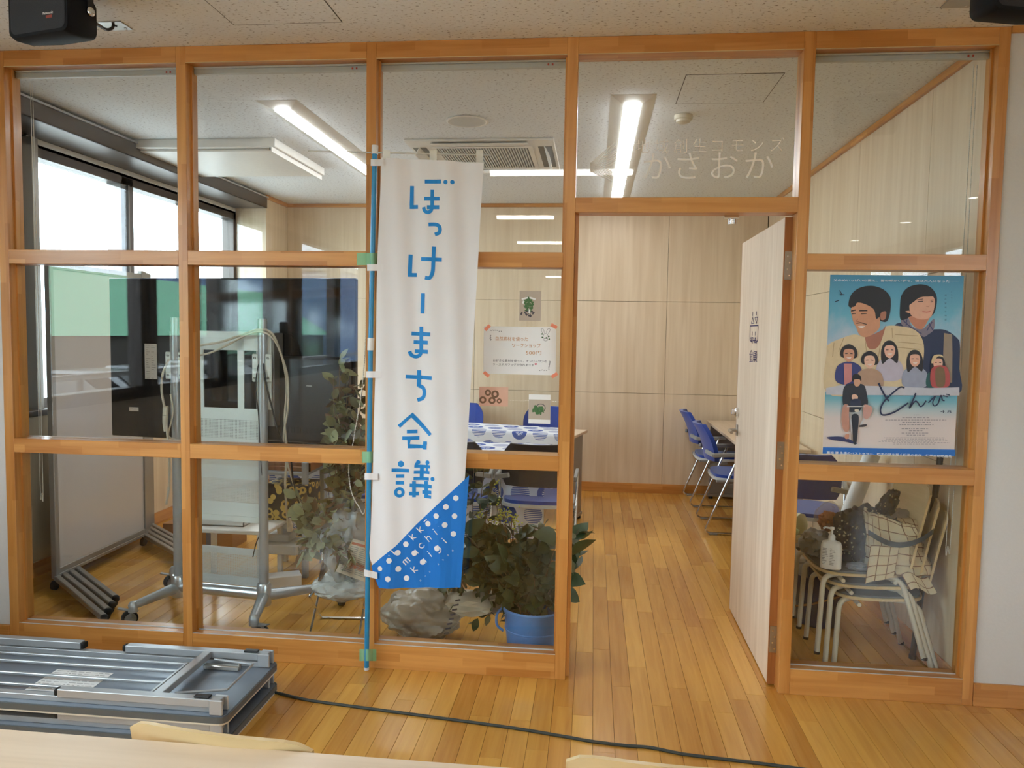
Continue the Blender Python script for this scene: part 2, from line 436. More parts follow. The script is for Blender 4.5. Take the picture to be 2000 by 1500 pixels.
# window side (x = -0.6), both rooms
wl = ST('wall_left', MB().box(-.75, -13.4, 0, -.6, D, .97).box(-.75, -13.4, 2.53, -.6, D, H).box(-.75, 3.56, 0, -.6, D, H)
        .box(-.75, .0, 0, -.6, .95, H).box(-.75, -.95, 0, -.6, 0, H).box(-.75, -13.4, 0, -.6, -7.6, H), M_WALLPAPER)
lowl = MB()
for a, b_ in ((.11, 1.35), (1.352, 2.6), (2.602, 3.54)):
    MB().box(-.6, a, .09, -.588, b_, .95, ch=.001).build('panel', M_PANEL, wl)
ST('baseboard_left', MB().box(-.6, .11, 0, -.578, 3.54, .09), M_HY)
ST('trim_4', MB().box(-.72, .11, .965, -.50, 3.55, 1.0, ch=.003), M_DARKALU)      # sill
def window(name, y0, y1, mull, z0=1.0, z1=2.53, x=-.66):
    w = thing(name, None, None, kind='structure'); t = .055
    MB().box(x-.05, y0, z0-.03, x+.06, y1, z0+t, ch=.003).build('frame_rail', M_DARKALU, w)
    MB().box(x-.05, y0, z1-t, x+.06, y1, z1+.02, ch=.003).build('frame_rail', M_DARKALU, w)
    for yy, ww in [(y0, t), (y1-t, t)]+mull:
        MB().box(x-.05, yy, z0, x+.06, yy+ww, z1, ch=.003).build('mullion', M_DARKALU, w)
        if ww > .1: MB().box(x+.06, yy+ww*.42, z0+t, x+.075, yy+ww*.5, z1-t).build('mullion_rib', M_GREYALU, w)
    MB().box(x, y0+t, z0+t, x+.006, y1-t, z1-t).build('pane', M_WIN, w)
window('window_1', .95, 3.56, [(1.84, .14), (2.72, .16)])
window('window_2', -7.5, -.95, [(-2.15, .21), (-3.47, .38), (-5.04, .8), (-6.35, .22)])
# blind box and its jambs inside the meeting room
bbx = thing('blind_box', 'long dark bronze blind box under the ceiling along the window side', 'blind box', (-.45, .5, 2.58))
MB().box(-.15, -.38, 0, .15, 3.05, .006).box(.138, -.38, 0, .15, 3.05, .098, ch=.002).box(-.15, -.38, 0, -.14, 3.05, .09).build('fascia', M_DARKALU, bbx)
MB().box(.151, -.38, .09, .165, 3.05, .102).build('top_trim', M_ALU, bbx)
ST('trim_5', MB().box(-.62, .11, 0, -.46, .16, 2.58, ch=.003).box(-.6, .90, 1.0, -.53, .95, 2.56), M_GREYALU)
# wall strips beside the glazed partition on the hall side
ST('wall_front', MB().box(-.75, .01, 0, .0, .1, H).box(4.246, .01, 0, 6.6, .1, H), M_WALLPAPER)
ST('baseboard_front', MB().box(-.6, -.004, 0, .0, .01, .095, ch=.002).box(4.247, -.004, 0, 6.5, .01, .095, ch=.002), M_HX)
ST('trim_6', MB().box(4.247, -.004, 2.675, 6.5, .01, H-.0005).box(-.6, -.004, 2.675, 0, .01, H-.0005), M_HX)
# far side of the hall (seen only as reflections in the panes)
ST('wall_hall_right', MB().box(6.5, -13.4, 0, 6.62, .1, .97).box(6.5, -13.4, 2.53, 6.62, .1, H).box(6.5, -13.4, .97, 6.62, -8.3, 2.53).box(6.5, -3.3, .97, 6.62, .1, 2.53), M_WALLPAPER)
window('window_3', -8.3, -3.3, [(-6.08, .18), (-5.27, .3), (-7.2, .1), (-4.3, .1)], x=6.56)
ST('wall_hall_back', MB().box(-.75, -13.5, 0, 6.6, -13.38, H), M_WALLPAPER)

# ---- glazed timber partition
pt = thing('wall_partition', None, None, kind='structure')
posts = [(.001, .046), (.851, .894), (1.696, 1.739), (2.539, 2.584), (3.476, 3.521), (4.204, 4.246)]
PD = .1
for a, b_ in posts: MB().box(a, 0, 0, b_, PD, H-.001, ch=.0015).build('post', M_HZ, pt)
bays = [(posts[i][1], posts[i+1][0]) for i in range(5)]
for i, (a, b_) in enumerate(bays):
    MB().box(a, 0, 2.632, b_, .062 if i != 3 else PD, H-.001, ch=.0015).build('head_beam', M_HX, pt)
    MB().box(a, .0, 2.6295, b_, .004, 2.632).build('glazing_bead', M_PLY, pt)
    if i == 3:
        MB().box(a, 0, 1.992, b_, PD, 2.053, ch=.0015).build('door_lintel', M_HX, pt)
        MB().box(a, .052, 2.053, b_, .060, 2.624).build('pane', M_GLASS, pt)
        MB().box(a, .04, 0, a+.016, .085, 1.992, ch=.001).build('door_stop', M_HZ, pt)
        continue
    for z0, z1 in ((.908, .973), (1.765, 1.828)): MB().box(a, 0, z0, b_, PD, z1, ch=.0015).build('rail', M_HX, pt)
    MB().box(a, 0, 0, b_, PD, .108, ch=.0015).build('bottom_rail', M_HX, pt)
    MB().box(a, .002, .108, b_, .007, .1095).box(a, .046, .108, b_, .0515, .112).build('glazing_bead', M_LGREY, pt)
    for z0, z1 in ((.108, .908), (.973, 1.765), (1.828, 2.632)):
        MB().box(a, .052, z0, b_, .060, z1).build('pane', M_GLASS, pt)
        for xx in (a, b_-.008): MB().box(xx, .040, z0, xx+.008, .0515, z1).build('glazing_bead', M_HZ, pt)

# ---- door leaf, opened inwards
dr = thing('door_1', None, None, (3.445, .078, .008), kind='structure')
MB().box(0, 0, 0, .034, .905, 1.975, ch=.001).build('door_panel', M_DOOR, dr)
MB().box(.0, -.0085, 0, .036, -.0005, 1.975).box(0, .9055, 0, .034, .912, 1.975).build('door_edge', M_DOOREDGE, dr)
for z in (.14, .93, 1.72):
    h = MB().box(.004, -.0125, z, .034, -.0088, z+.115).box(.034, -.012, z, .05, -.006, z+.115).build('hinge', M_STEEL, dr)
    k = MB(); k.tube([(.052, -.014, z-.004), (.052, -.014, z+.12)], .007, 10)
    for q in range(4): k.lathe([(.0085, 0), (.0085, .004)], (.052, -.014, z+.018+q*.026), 10)
    for q in range(4): k.box(.012 if q % 2 else .02, -.0135, z+.014+q*.026, .018 if q % 2 else .026, -.0124, z+.02+q*.026)
    k.build('hinge_knuckle', M_CHROME, h)
hd = MB(); hd.box(-.006, .845, .955, .0, .875, 1.015, ch=.002)
hd.tube(fillet([(-.001, .86, .985), (-.045, .86, .985), (-.045, .775, .982)], .02), .0085, 10)
hd.tube(fillet([(.035, .86, .985), (.08, .86, .985), (.08, .775, .982)], .02), .0085, 10)
hd.build('door_handle', M_STEEL, dr)
MB().lathe([(.0, 0), (.024, 0), (.024, .014), (.017, .02), (.017, .034), (.012, .036), (0, .036)], (0, .86, 1.082), 20, Matrix.Rotation(-PI/2, 4, 'Y')).build('door_knob', M_CHROME, dr)
# purple marks printed on the leaf
MP = mat('violet_ink', C3(62, 44, 92), .6)
def onleaf(px, py): return P(px, py, X=3.4438)-Vector((3.445, .078, .008))
def leafline(mb, pts, w=.0045):
    for a, b_ in zip(pts, pts[1:]):
        a, b_ = onleaf(*a), onleaf(*b_); mb.bar(a, b_, .0006, w, up=(b_-a).cross(Vector((1, 0, 0))))
lf = MB(); s5 = lambda x, y: (1400+x/5, 580+y/5)
leafline(lf, [s5(352, 145), s5(350, 185)], .007); leafline(lf, [s5(388, 140), s5(386, 180)], .007)
leafline(lf, [s5(350, 198), s5(336, 258), s5(362, 256), s5(350, 198)]); leafline(lf, [s5(372, 200), s5(398, 198), s5(386, 258), s5(372, 200)])
leafline(lf, [s5(326, 283), s5(404, 278), s5(398, 425), s5(384, 440)], .006); leafline(lf, [s5(326, 283), s5(322, 420), s5(338, 436)], .006)
leafline(lf, [s5(346, 338), s5(345, 376)], .008); leafline(lf, [s5(376, 338), s5(375, 376)], .008)
leafline(lf, [s5(330, 400), s5(355, 398), s5(344, 450), s5(333, 404)], .006); leafline(lf, [s5(374, 396), s5(364, 440), s5(388, 446), s5(374, 396)], .006)
leafline(lf, [s5(348, 425), s5(385, 425)], .006)
for a, b_ in (((335, 522), (320, 560)), ((335, 522), (350, 552)), ((318, 565), (352, 562)), ((334, 545), (332, 634)), ((320, 585), (346, 583)), ((318, 632), (350, 628)), ((322, 600), (328, 618)), ((345, 600), (340, 616)),
              ((362, 528), (358, 560)), ((362, 530), (390, 540)), ((356, 545), (392, 560)), ((390, 528), (372, 572)), ((354, 572), (392, 576)), ((358, 590), (390, 592)), ((356, 572), (354, 632)), ((372, 578), (370, 630)),
              ((390, 592), (362, 634)), ((364, 604), (392, 632)), ((354, 612), (388, 614))):
    leafline(lf, [s5(*a), s5(*b_)], .004)
lf.build('printed_mark', MP, dr)
# closer arm stub above the door
MB().box(3.20, .07, 1.978, 3.26, .10, 1.992).lathe([(.018, 0), (.018, .02), (.012, .026)], (3.235, .085, 1.956), 14).build('door_catch', M_CHROME, pt)
MB().box(3.46, .085, 1.90, 3.476, .12, 1.955, ch=.002).build('door_closer_plate', M_GREYALU, pt)

# ---- frosted lettering and fan emblem on the transom pane
M_FROST = mat('frosted_film', C3(246, 242, 232), .95, alpha=.78, spec=0)
Yg = .0512
def onT(u, v): return P(1140+u/4.7619, 240+v/4.7619, Y=Yg)
def row(body, u0, v0, u1, v1, hgt, nm, bold=0):
    a = onT(u0, v0); e = onT(u1, v1); n = len(body); step = (e-a)/(n-1)
    for i, ch in enumerate(body):
        text(ch, a+step*i-Vector((hgt*.5, 0, 0)), (1, 0, 0), (0, 0, 1), hgt, M_FROST, pt, nm, bold=bold)
row('地域創生コモンズ', 555, 272, 1810, 258, .062, 'frosted_lettering', -.012)
row('かさおか', 700, 512, 1650, 506, .128, 'frosted_lettering', -.008)
fan = MB()
def ln(mb, a, b_, w=.0022):
    a, b_ = onT(*a), onT(*b_); mb.bar(a, b_, w, .0005, up=(0, 1, 0))
for i in range(10):
    ln(fan, (62, 378+i*9), (300, 172+i*22), .0026)
    if i < 8: ln(fan, (62, 368+i*11), (264, 452+i*14), .0026)
fan.build('fan_emblem', M_FROST, pt, kind='stuff')

# ---- blind headboxes in the bays, with small red tags, and ball chains
for i, (a, b_) in enumerate(bays):
    if i == 3: continue
    t = thing('roller_blind', ['white roller blind rolled up at the top of the leftmost glazed bay', 'white roller blind rolled up at the top of the second bay from the left',
              'white roller blind rolled up above the hanging banner', '', 'white roller blind rolled up in the bay above the film poster'][i].replace('film poster', 'large blue poster'), 'roller blind', ((a+b_)/2, .085, 2.592), group='roller blinds of the partition')
    w = (b_-a)/2
    MB().box(-w+.001, -.02, .036, w-.001, .02, .098, ch=.003).build('head_box', M_WHITE, t)
    MB().box(-w+.001, -.018, .010, w-.001, .0, .034, ch=.003).build('bottom_bar', M_LGREY, t)
    g = MB()
    for q in (0, .018): g.box(w-.085+q, -.0195, .018, w-.078+q, -.0182, .026)
    g.build('red_tag', mat('red_tag', C3(190, 60, 40), .5), t)
def chain(name, label, pts, r=.0022):
    pts = spline(pts, 10); g = MB(); L_ = 0; last = None
    g.tube(pts, r*.45, 4)
    d = 0
    for a, b_ in zip(pts, pts[1:]):
        seg = (b_-a).length; n = max(1, int(seg/(r*2.6)))
        for k in range(n):
            q = a+(b_-a)*k/n; g.lathe([(0.0001, -r), (r, 0), (.0001, r)], q, 5, cap=False)
    g.build(name, M_WHITE, None, label, 'blind chain')
chain('blind_chain', 'white ball chain hanging inside the right-hand bay beside the poster', [(4.19, .14, 2.6), (4.192, .14, 1.4), (4.19, .14, .66), (4.18, .14, .62), (4.172, .14, .66), (4.175, .14, 1.5), (4.178, .14, 2.6)], .0028)
chain('blind_chain', 'dark-looking ball chain hanging at the far left edge of the glazing', [(.063, .14, 2.6), (.065, .14, 1.4), (.062, .14, .72), (.07, .14, .69), (.076, .14, .72), (.076, .14, 1.5), (.074, .14, 2.6)], .0024)
chain('blind_chain', 'long ball chain looping in front of the dried eucalyptus left of the blue pole', [(1.66, .14, 2.6), (1.655, .135, 1.45), P(692, 850, Y=.13), P(681, 900, Y=.13), P(685, 955, Y=.13), P(700, 988, Y=.13), P(714, 990, Y=.13), (1.685, .14, 1.1), (1.69, .14, 2.6)], .004)

# ---- ceiling lamps (meeting room)
def strip(name, label, x, y0, y1, group=None):
    t = thing(name, label, 'ceiling light', (x, (y0+y1)/2, H-.032), group=group); L_ = (y1-y0)/2
    g = MB()
    for s in (-1, 1): g.prism([(s*.115, -L_-.09, .03), (s*.046, -L_-.0, .006), (s*.046, L_, .006), (s*.115, L_+.09, .03)], (0, 0, .0018))
    for s in (-1, 1): g.prism([(-.115, s*(L_+.09), .03), (-.046, s*L_, .006), (.046, s*L_, .006), (.115, s*(L_+.09), .03)], (0, 0, .0018))
    g.build('reflector_frame', M_WHITE, t)
    def f(u, v):
        a = PI*u; return Vector((-.046*math.cos(a), -L_+2*L_*v, .008-.022*math.sin(a)))
    MB().grid(f, 8, 2).build('diffuser', M_LAMP, t)
strip('ceiling_light', 'long lit ceiling light on the window side, passing behind the banner', .97, .86, 3.6, 'long lights of the meeting room')
strip('ceiling_light', 'long lit ceiling light behind the transom, near the white lettering', 2.845, .86, 3.6, 'long lights of the meeting room')
# hall lights: mirrored in the panes
def hall(x0, x1, y, lab):
    t = thing('hall_light', lab, 'ceiling light', ((x0+x1)/2, y, H-.05), group='lights of the hall'); w = (x1-x0)/2
    MB().box(-w-.03, -.08, .03, w+.03, .08, .05, ch=.003).build('housing', M_WHITE, t)
    MB().box(-w, -.04, 0, w, .04, .03, ch=.008).build('diffuser', M_LAMP2, t)
for i, (x0, x1, y) in enumerate(((1.66, 2.93, -2.375), (1.66, 2.244, -4.55), (1.65, 2.9, -6.745), (1.65, 2.9, -9.0), (1.65, 2.9, -13.0+.2))):
    hall(x0, x1, y, 'lit strip light on the hall ceiling, %s row behind the viewer' % ('nearest second third fourth farthest'.split()[i]))
for i, (x, y) in enumerate(((5.85, -3.6), (5.85, -5.06), (5.85, -6.6))):
    t = thing('downlight', 'small round downlight on the hall ceiling, %s one from the partition' % ('first second third'.split()[i]), 'downlight', (x, y, H-.012), group='downlights of the hall')
    MB().lathe([(.055, 0), (.07, 0), (.07, .01), (.055, .01)], n=20, cap=False).build('ring', M_WHITE, t)
    MB().lathe([(.0, .004), (.055, .004)], n=20, cap=False).build('lens', M_LAMP2, t)

# ---- things on the ceiling
t = thing('ceiling_speaker', 'round flush speaker grille on the meeting room ceiling', 'speaker', (1.926, 1.205, H-.012))
MB().lathe([(.115, .012), (.122, .004), (.112, 0), (.104, .003)], n=40, cap=False).build('rim', M_WHITE, t)
MB().lathe([(0, .003), (.105, .003)], n=40, cap=False).build('grille', M_LGREY, t)
t = thing('smoke_detector', 'small round cream smoke detector below the square hatch', 'smoke detector', (3.136, 1.16, H-.045))
MB().lathe([(.05, .044), (.05, .022), (.044, .018), (.04, .02), (.038, .008), (.02, 0), (0, 0)], n=28).build('body', M_OFFW, t)

def cassette(name, label, cx, cy, w, d, grille):
    t = thing(name, label, 'air conditioner', (cx, cy, H-.036))
    g = MB(); w2, d2 = w/2, d/2
    if not grille: t.location.z = H-.075
    g.box(-w2, -d2, .02, w2, d2, .0355 if grille else .0745, ch=.004).build('panel', M_WHITE, t)
    if grille:
        gw, gd = .30, .29
        fr = MB(); fr.box(-gw-.03, -gd-.03, .014, gw+.03, -gd, .021).box(-gw-.03, gd, .014, gw+.03, gd+.03, .021).box(-gw-.03, -gd, .014, -gw, gd, .021).box(gw, -gd, .014, gw+.03, gd, .021)
        fr.build('grille_frame', M_WHITE, t)
        MB().box(-gw, -gd, .0185, gw, gd, .0196).build('filter', M_BLACK, t)
        sl = MB()
        for k in range(34):
            x = -gw+.009+k*(2*gw-.01)/34; sl.box(x, -gd, .012, x+.009, gd, .0185)
        o2 = sl.build('grille_slats', M_LGREY, t)
        o2['kind'] = 'stuff'
        for s in (-1, 1):
            MB().box(s*.41-.045, -.30, .0185, s*.41+.045, .30, .0196).build('outlet_slot', M_BLACK, t)
            M_ = Matrix.Translation((s*.415, 0, .004)) @ Matrix.Rotation(s*1.05, 4, 'Y')
            MB().box(-.042, -.31, -.003, .042, .31, .003, M_, ch=.002).build('flap', M_WHITE, t)
        for s in (-1, 1):
            MB().box(-.30, s*.385-.004, .0185, .30, s*.385+.004, .0196).build('outlet_slot', M_BLACK, t)
            M_ = Matrix.Translation((0, s*.415, .012)) @ Matrix.Rotation(s*-.15, 4, 'X')
            MB().box(-.31, -.03, -.003, .31, .03, .003, M_, ch=.002).build('flap', M_WHITE, t)
    else:
        MB().box(-w2+.05, -d2+.05, .004, w2-.05, d2-.05, .019, ch=.004).build('suction_plate', M_WHITE, t)
        MB().box(w2-.045, -d2+.02, .004, w2-.03, d2-.02, .0195).build('outlet_slot', M_BLACK, t)
        MB().box(w2-.028, -d2+.0, -.012, w2-.02, d2, .019).build('flap', M_WHITE, t)
cassette('air_conditioner', 'white four-way ceiling air conditioner with slatted grille, above the banner top', 1.925, 2.07, .95, .93, True)
cassette('ventilation_unit', 'flat white plain-faced ceiling ventilation panel on the window side', .14, 1.99, .99, .90, False)

# ================================================================ OUTSIDE
M_ASPH = mat('parking_asphalt', C3(150, 150, 148), .9)
M_ROOFG = mat('green_sheet_roof', C3(112, 176, 140), .6, nscale=3, noise_amt=.12)
M_GABLE = mat('cream_wall_outside', C3(214, 214, 190), .8)
M_BROWNW = mat('dark_timber_outside', C3(52, 46, 40), .8)
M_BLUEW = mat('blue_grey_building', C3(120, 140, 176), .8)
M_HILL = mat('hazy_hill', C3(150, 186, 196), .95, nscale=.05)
M_CARW = mat('white_car_paint', C3(232, 234, 238), .2, coat=1)
ST('ground_outside', MB().box(-260, -200, -1.3, -.8, 200, -1.2).box(6.7, -200, -1.3, 200, 200, -1.2), M_ASPH)
hl = MB()
def hill(u, v):
    y = -160+360*u; h = 7+5*noise.noise(Vector((y*.018, 3.1, 0)))+2*noise.noise(Vector((y*.07, 9, 0)))
    return Vector((-230+60*v, y, -1.2+max(0, h)*2.0*math.sin(PI*v)))
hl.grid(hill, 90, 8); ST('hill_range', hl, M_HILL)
bd = thing('neighbouring_building', 'long building with a green sheet roof and cream gable beyond the car park', 'building', (-17, -33, -1.2))
MB().prism([(0, -18, 0), (0, 11.5, 0), (0, 11.5, 2.3), (0, -18, 2.3)], (-9, 0, 0)).build('wall', M_BROWNW, bd)
MB().prism([(.4, -18.5, 2.3), (-4.5, -18.5, 5.3), (-9.4, -18.5, 2.3)], (0, 30.5, 0)).build('roof', M_ROOFG, bd)
MB().prism([(.35, 12.02, 2.3), (-4.5, 12.02, 5.2), (-9.35, 12.02, 2.3)], (0, .1, 0)).build('gable', M_GABLE, bd)
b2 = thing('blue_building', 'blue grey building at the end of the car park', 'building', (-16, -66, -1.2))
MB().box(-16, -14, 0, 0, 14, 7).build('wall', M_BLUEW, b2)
MB().box(-16.3, -14.3, 7, .3, 14.3, 7.4).build('roof', M_GREYALU, b2)
def car(loc, rz, lab):
    t = thing('car', lab, 'car', loc, rz, group='cars parked outside')
    prof = [(-2.1, .35), (-2.15, .8), (-1.9, .98), (-1.5, 1.5), (.3, 1.52), (1.05, 1.02), (2.0, .88), (2.15, .6), (2.1, .35)]
    MB().prism([(x, -.8, z) for x, z in prof], (0, 1.6, 0)).build('body', M_CARW, t)
    gp = [(-1.7, 1.02), (-1.4, 1.42), (.22, 1.43), (.85, 1.03)]
    MB().prism([(x, -.815, z) for x, z in gp], (0, 1.63, 0)).build('side_window', M_BLACKG, t)
    MB().prism([(.42, -.7, 1.45), (1.02, -.7, 1.05), (1.05, .7, 1.05), (.45, .7, 1.45)], (.03, 0, .03)).build('windscreen', M_BLACKG, t)
    for x in (-1.3, 1.3):
        for y in (-.74, .74): MB().lathe([(0, -.1), (.31, -.1), (.31, .1), (0, .1)], (x, y, .31), 18, Matrix.Rotation(PI/2, 4, 'X')).build('wheel', M_RUBBER, t)
for i, y in enumerate((-9.5, -12.6, -16, -19, -23)):
    car((-9.3-.35*i, y, -1.2), .1, 'white car in the car park, %s from the hall windows' % ('first second third fourth fifth'.split()[i]))
rl = thing('outdoor_railing', 'dark metal railing running outside the hall windows', 'railing', (-2.2, -6, -1.2))
g = MB(); 
for z in (1.2, 1.7, 2.2): g.tube([(0, -8, z), (0, 4.5, z)], .03, 8)
g.build('rail', M_DARKALU, rl)
for k in range(9): MB().tube([(0, -8+k*1.5, 0), (0, -8+k*1.5, 2.2)], .03, 8).build('baluster', M_DARKALU, rl)
# ================================================================ BANNER
BY = -.045
def f1(u, v): return P(700+u/3.573, 280+v/3.571, Y=BY)
def f2(u, v): return P(690+u/3.126, 680+v/3.125, Y=BY)
def wave(p):
    return .006*math.sin(p.x*26+1.0+.6*p.z)+.004*math.sin(p.x*57+p.z*3)+.003*math.sin(p.z*9+p.x*8)
class Print(MB):
    def stroke(s, F, pts, w, n=6, smooth=False):
        """flat ribbon of width w (in the same units as pts)"""
        if smooth: pts = [(p.x, p.y) for p in spline([(a, b_, 0) for a, b_ in pts], n)]
        L_ = []; R_ = []
        for i, p in enumerate(pts):
            a = pts[max(i-1, 0)]; b_ = pts[min(i+1, len(pts)-1)]
            dx, dy = b_[0]-a[0], b_[1]-a[1]; l = math.hypot(dx, dy) or 1; nx, ny = -dy/l*w/2, dx/l*w/2
            if 0 < i < len(pts)-1 and not smooth:
                c0 = Vector((p[0]-a[0], p[1]-a[1])).normalized(); c1 = Vector((b_[0]-p[0], b_[1]-p[1])).normalized()
                k = 1/max(.5, math.cos(c0.angle(c1)/2)); nx *= k; ny *= k
            L_.append((p[0]+nx, p[1]+ny)); R_.append((p[0]-nx, p[1]-ny))
        for i in range(len(pts)-1):
            s.face([F(*L_[i]), F(*L_[i+1]), F(*R_[i+1]), F(*R_[i])])
    def disc(s, F, c, r, ri=0, n=20, sq=1):
        o_ = [F(c[0]+r*math.cos(2*PI*k/n), c[1]+r*sq*math.sin(2*PI*k/n)) for k in range(n)]
        if ri:
            q = [F(c[0]+ri*math.cos(2*PI*k/n), c[1]+ri*math.sin(2*PI*k/n)) for k in range(n)]
            for k in range(n): s.face([o_[k], o_[(k+1) % n], q[(k+1) % n], q[k]])
        else: s.face(o_)
    def drape(s, name, m, parent, off=.0015, cut=.02):
        me = s.mesh(name, m); bm = bmesh.new(); bm.from_mesh(me)
        for _ in range(3):
            es = [e for e in bm.edges if e.calc_length() > cut]
            if not es: break
            bmesh.ops.triangulate(bm, faces=[f for f in bm.faces if len(f.verts) > 4])
            es = [e for e in bm.edges if e.calc_length() > cut]
            bmesh.ops.subdivide_edges(bm, edges=es, cuts=1, use_grid_fill=True)
        for v in bm.verts: v.co.y = BY+wave(v.co)-off
        bm.to_mesh(me); bm.free(); return obj(name, me, parent)
bn = thing('banner', 'tall white hanging banner with blue characters and a blue dotted corner, on a blue pole', 'banner', (0, 0, 0))
M_CLOTH = mat('white_banner_cloth', C3(226, 223, 221), .85, nscale=6, noise_amt=.03, bump=.2)
lx = [(0, 745), (.25, 738), (.5, 733), (.75, 727), (.93, 721), (1, 741)]
def edge(t, tab):
    for (a, x0), (b_, x1) in zip(tab, tab[1:]):
        if t <= b_: return x0+(x1-x0)*(t-a)/(b_-a)
    return tab[-1][1]
def cloth(u, v):
    xl = edge(v, lx); xr = 945-50*v; yl = 308+838*v; yr = 318+830*v
    if v > .93: yl = yl
    p = P(xl+(xr-xl)*u, yl+(yr-yl)*u, Y=BY); p.y += wave(p); return p
g = MB(); g.grid(cloth, 36, 90); g.build('cloth', M_CLOTH, bn)
g = Print()
B = g
B.stroke(f1, [(371, 295), (367, 428)], 27); B.stroke(f1, [(354, 441), (413, 441)], 27)
B.stroke(f1, [(465, 268), (578, 268)], 28); B.disc(f1, (611, 273), 15); B.disc(f1, (658, 273), 15)
B.stroke(f1, [(517, 325), (514, 450)], 24); B.stroke(f1, [(460, 387), (568, 387)], 27); B.stroke(f1, [(480, 446), (565, 446)], 27)
B.stroke(f1, [(512, 442), (508, 468), (486, 482), (463, 470), (455, 445)], 25, smooth=True)
B.stroke(f1, [(490, 566), (540, 566), (562, 578), (570, 600), (562, 624), (534, 636)], 26, smooth=True)
B.stroke(f1, [(362, 775), (358, 905)], 27); B.stroke(f1, [(344, 917), (405, 917)], 27)
B.stroke(f1, [(528, 720), (524, 820), (520, 895), (500, 938), (466, 936)], 26, smooth=True); B.stroke(f1, [(436, 806), (582, 812)], 27)
B.stroke(f1, [(451, 1046), (447, 1187)], 29)
B.stroke(f1, [(438, 1278), (436, 1450)], 27); B.stroke(f1, [(369, 1326), (504, 1333)], 27); B.stroke(f1, [(383, 1386), (486, 1390)], 27); B.stroke(f1, [(390, 1450), (486, 1454)], 27)
B.stroke(f1, [(436, 1440), (428, 1474), (398, 1488), (368, 1476), (355, 1450)], 25, smooth=True)
B.stroke(f2, [(319, 173), (480, 183)], 23); B.stroke(f2, [(399, 135), (396, 235)], 24)
B.stroke(f2, [(396, 230), (424, 244), (432, 275), (420, 306), (388, 318)], 23, smooth=True)
B.stroke(f2, [(279, 478), (357, 408), (472, 530)], 22); B.stroke(f2, [(328, 509), (390, 509)], 22); B.stroke(f2, [(300, 549), (402, 549)], 22)
B.stroke(f2, [(341, 558), (340, 598), (430, 602)], 20); B.stroke(f2, [(425, 580), (449, 580)], 20); B.stroke(f2, [(436, 576), (434, 620)], 24)
B.disc(f2, (292, 706), 19); B.stroke(f2, [(237, 743), (342, 747)], 22); B.stroke(f2, [(263, 780), (312, 780)], 21); B.stroke(f2, [(260, 821), (310, 822)], 21)
B.disc(f2, (282, 880), 32, 13)
for q in ((395, 697), (453, 698), (486, 797)): B.disc(f2, q, 13)
for a, b_, w in (((373, 720), (470, 724), 19), ((370, 757), (466, 759), 19), ((368, 796), (462, 798), 19), ((418, 724), (416, 800), 24), ((386, 700), (386, 724), 18), ((450, 705), (450, 760), 12),
                 ((345, 836), (480, 845), 22), ((341, 887), (400, 888), 22), ((371, 812), (371, 910), 22), ((444, 812), (446, 915), 24), ((420, 880), (478, 880), 22), ((432, 905), (477, 908), 20)):
    B.stroke(f2, [a, b_], w)
g.drape('printed_characters', M_BPRINT, bn)['kind'] = 'stuff'
g = Print(); g.face([f2(*q) for q in ((110, 1330), (180, 1270), (262, 1205), (378, 1083), (520, 948), (706, 778), (690, 1010), (672, 1250), (655, 1462), (400, 1463), (157, 1463), (130, 1400))])
g.drape('blue_corner_print', M_BPRINT2, bn, .0012, .03)
M_WP = mat('white_print', C3(226, 224, 224), .7)
g = Print()
for q in ((628, 913), (568, 966), (509, 1021), (620, 1023), (561, 1076), (612, 1132), (320, 1198), (222, 1293), (164, 1345), (276, 1346), (215, 1404), (325, 1404), (372, 1252), (422, 1308), (272, 1248), (455, 1073), (512, 1220)):
    g.disc(f2, q, 17 if q[0] not in (164,) else 15)
# letter strokes attached to the dots and thin letters
D_ = (.73, -.683)
def rotl(c, pts): return [(c[0]+D_[0]*a+(-D_[1]*-1)*b_*-1, c[1]+D_[1]*a-D_[0]*b_*-1) for a, b_ in pts]
def R2(c, a, b_):   # a along the baseline, b up
    return (c[0]+.73*a-.683*b_, c[1]-.683*a-.73*b_)
def L2(c, segs, w=5):
    for sg in segs: g.stroke(f2, [R2(c, a, b_) for a, b_ in sg], w)
K = [[(-10, -18), (-10, 26)], [(12, 14), (-9, -2), (13, -18)]]
L2((272, 1248), [[(-16, 0), (-16, 38)]], 6); L2((362, 1153), K); L2((408, 1109), K); L2((455, 1073), [[(-12, 26), (14, 26)]], 5)
L2((325, 1303), [[(-18, -14), (-18, 14), (-2, 16), (0, -14)], [(0, 12), (16, 16), (18, -14)]], 6)
L2((372, 1252), [[(16, 14), (16, -18)]], 6); g.stroke(f2, [R2((416, 1207), 15*math.cos(t), 15*math.sin(t)) for t in [.7+k*.49 for k in range(11)]], 5)
L2((458, 1163), [[(-10, -18), (-10, 26)], [(-9, 8), (4, 14), (12, 6), (12, -18)]]); L2((505, 1122), [[(0, -16), (0, 14)], [(0, 22), (0, 27)]], 6)
L2((372, 1352), K); L2((422, 1308), [[(16, 14), (16, -18)]], 6); L2((468, 1262), [[(0, -16), (0, 14)], [(0, 22), (0, 27)]], 6)
L2((512, 1220), [[(16, 14), (17, -20), (4, -32), (-10, -28)]], 6); L2((562, 1175), [[(0, -16), (0, 14)], [(0, 22), (0, 27)]], 6)
g.drape('white_print', M_WP, bn, .0028)['kind'] = 'stuff'
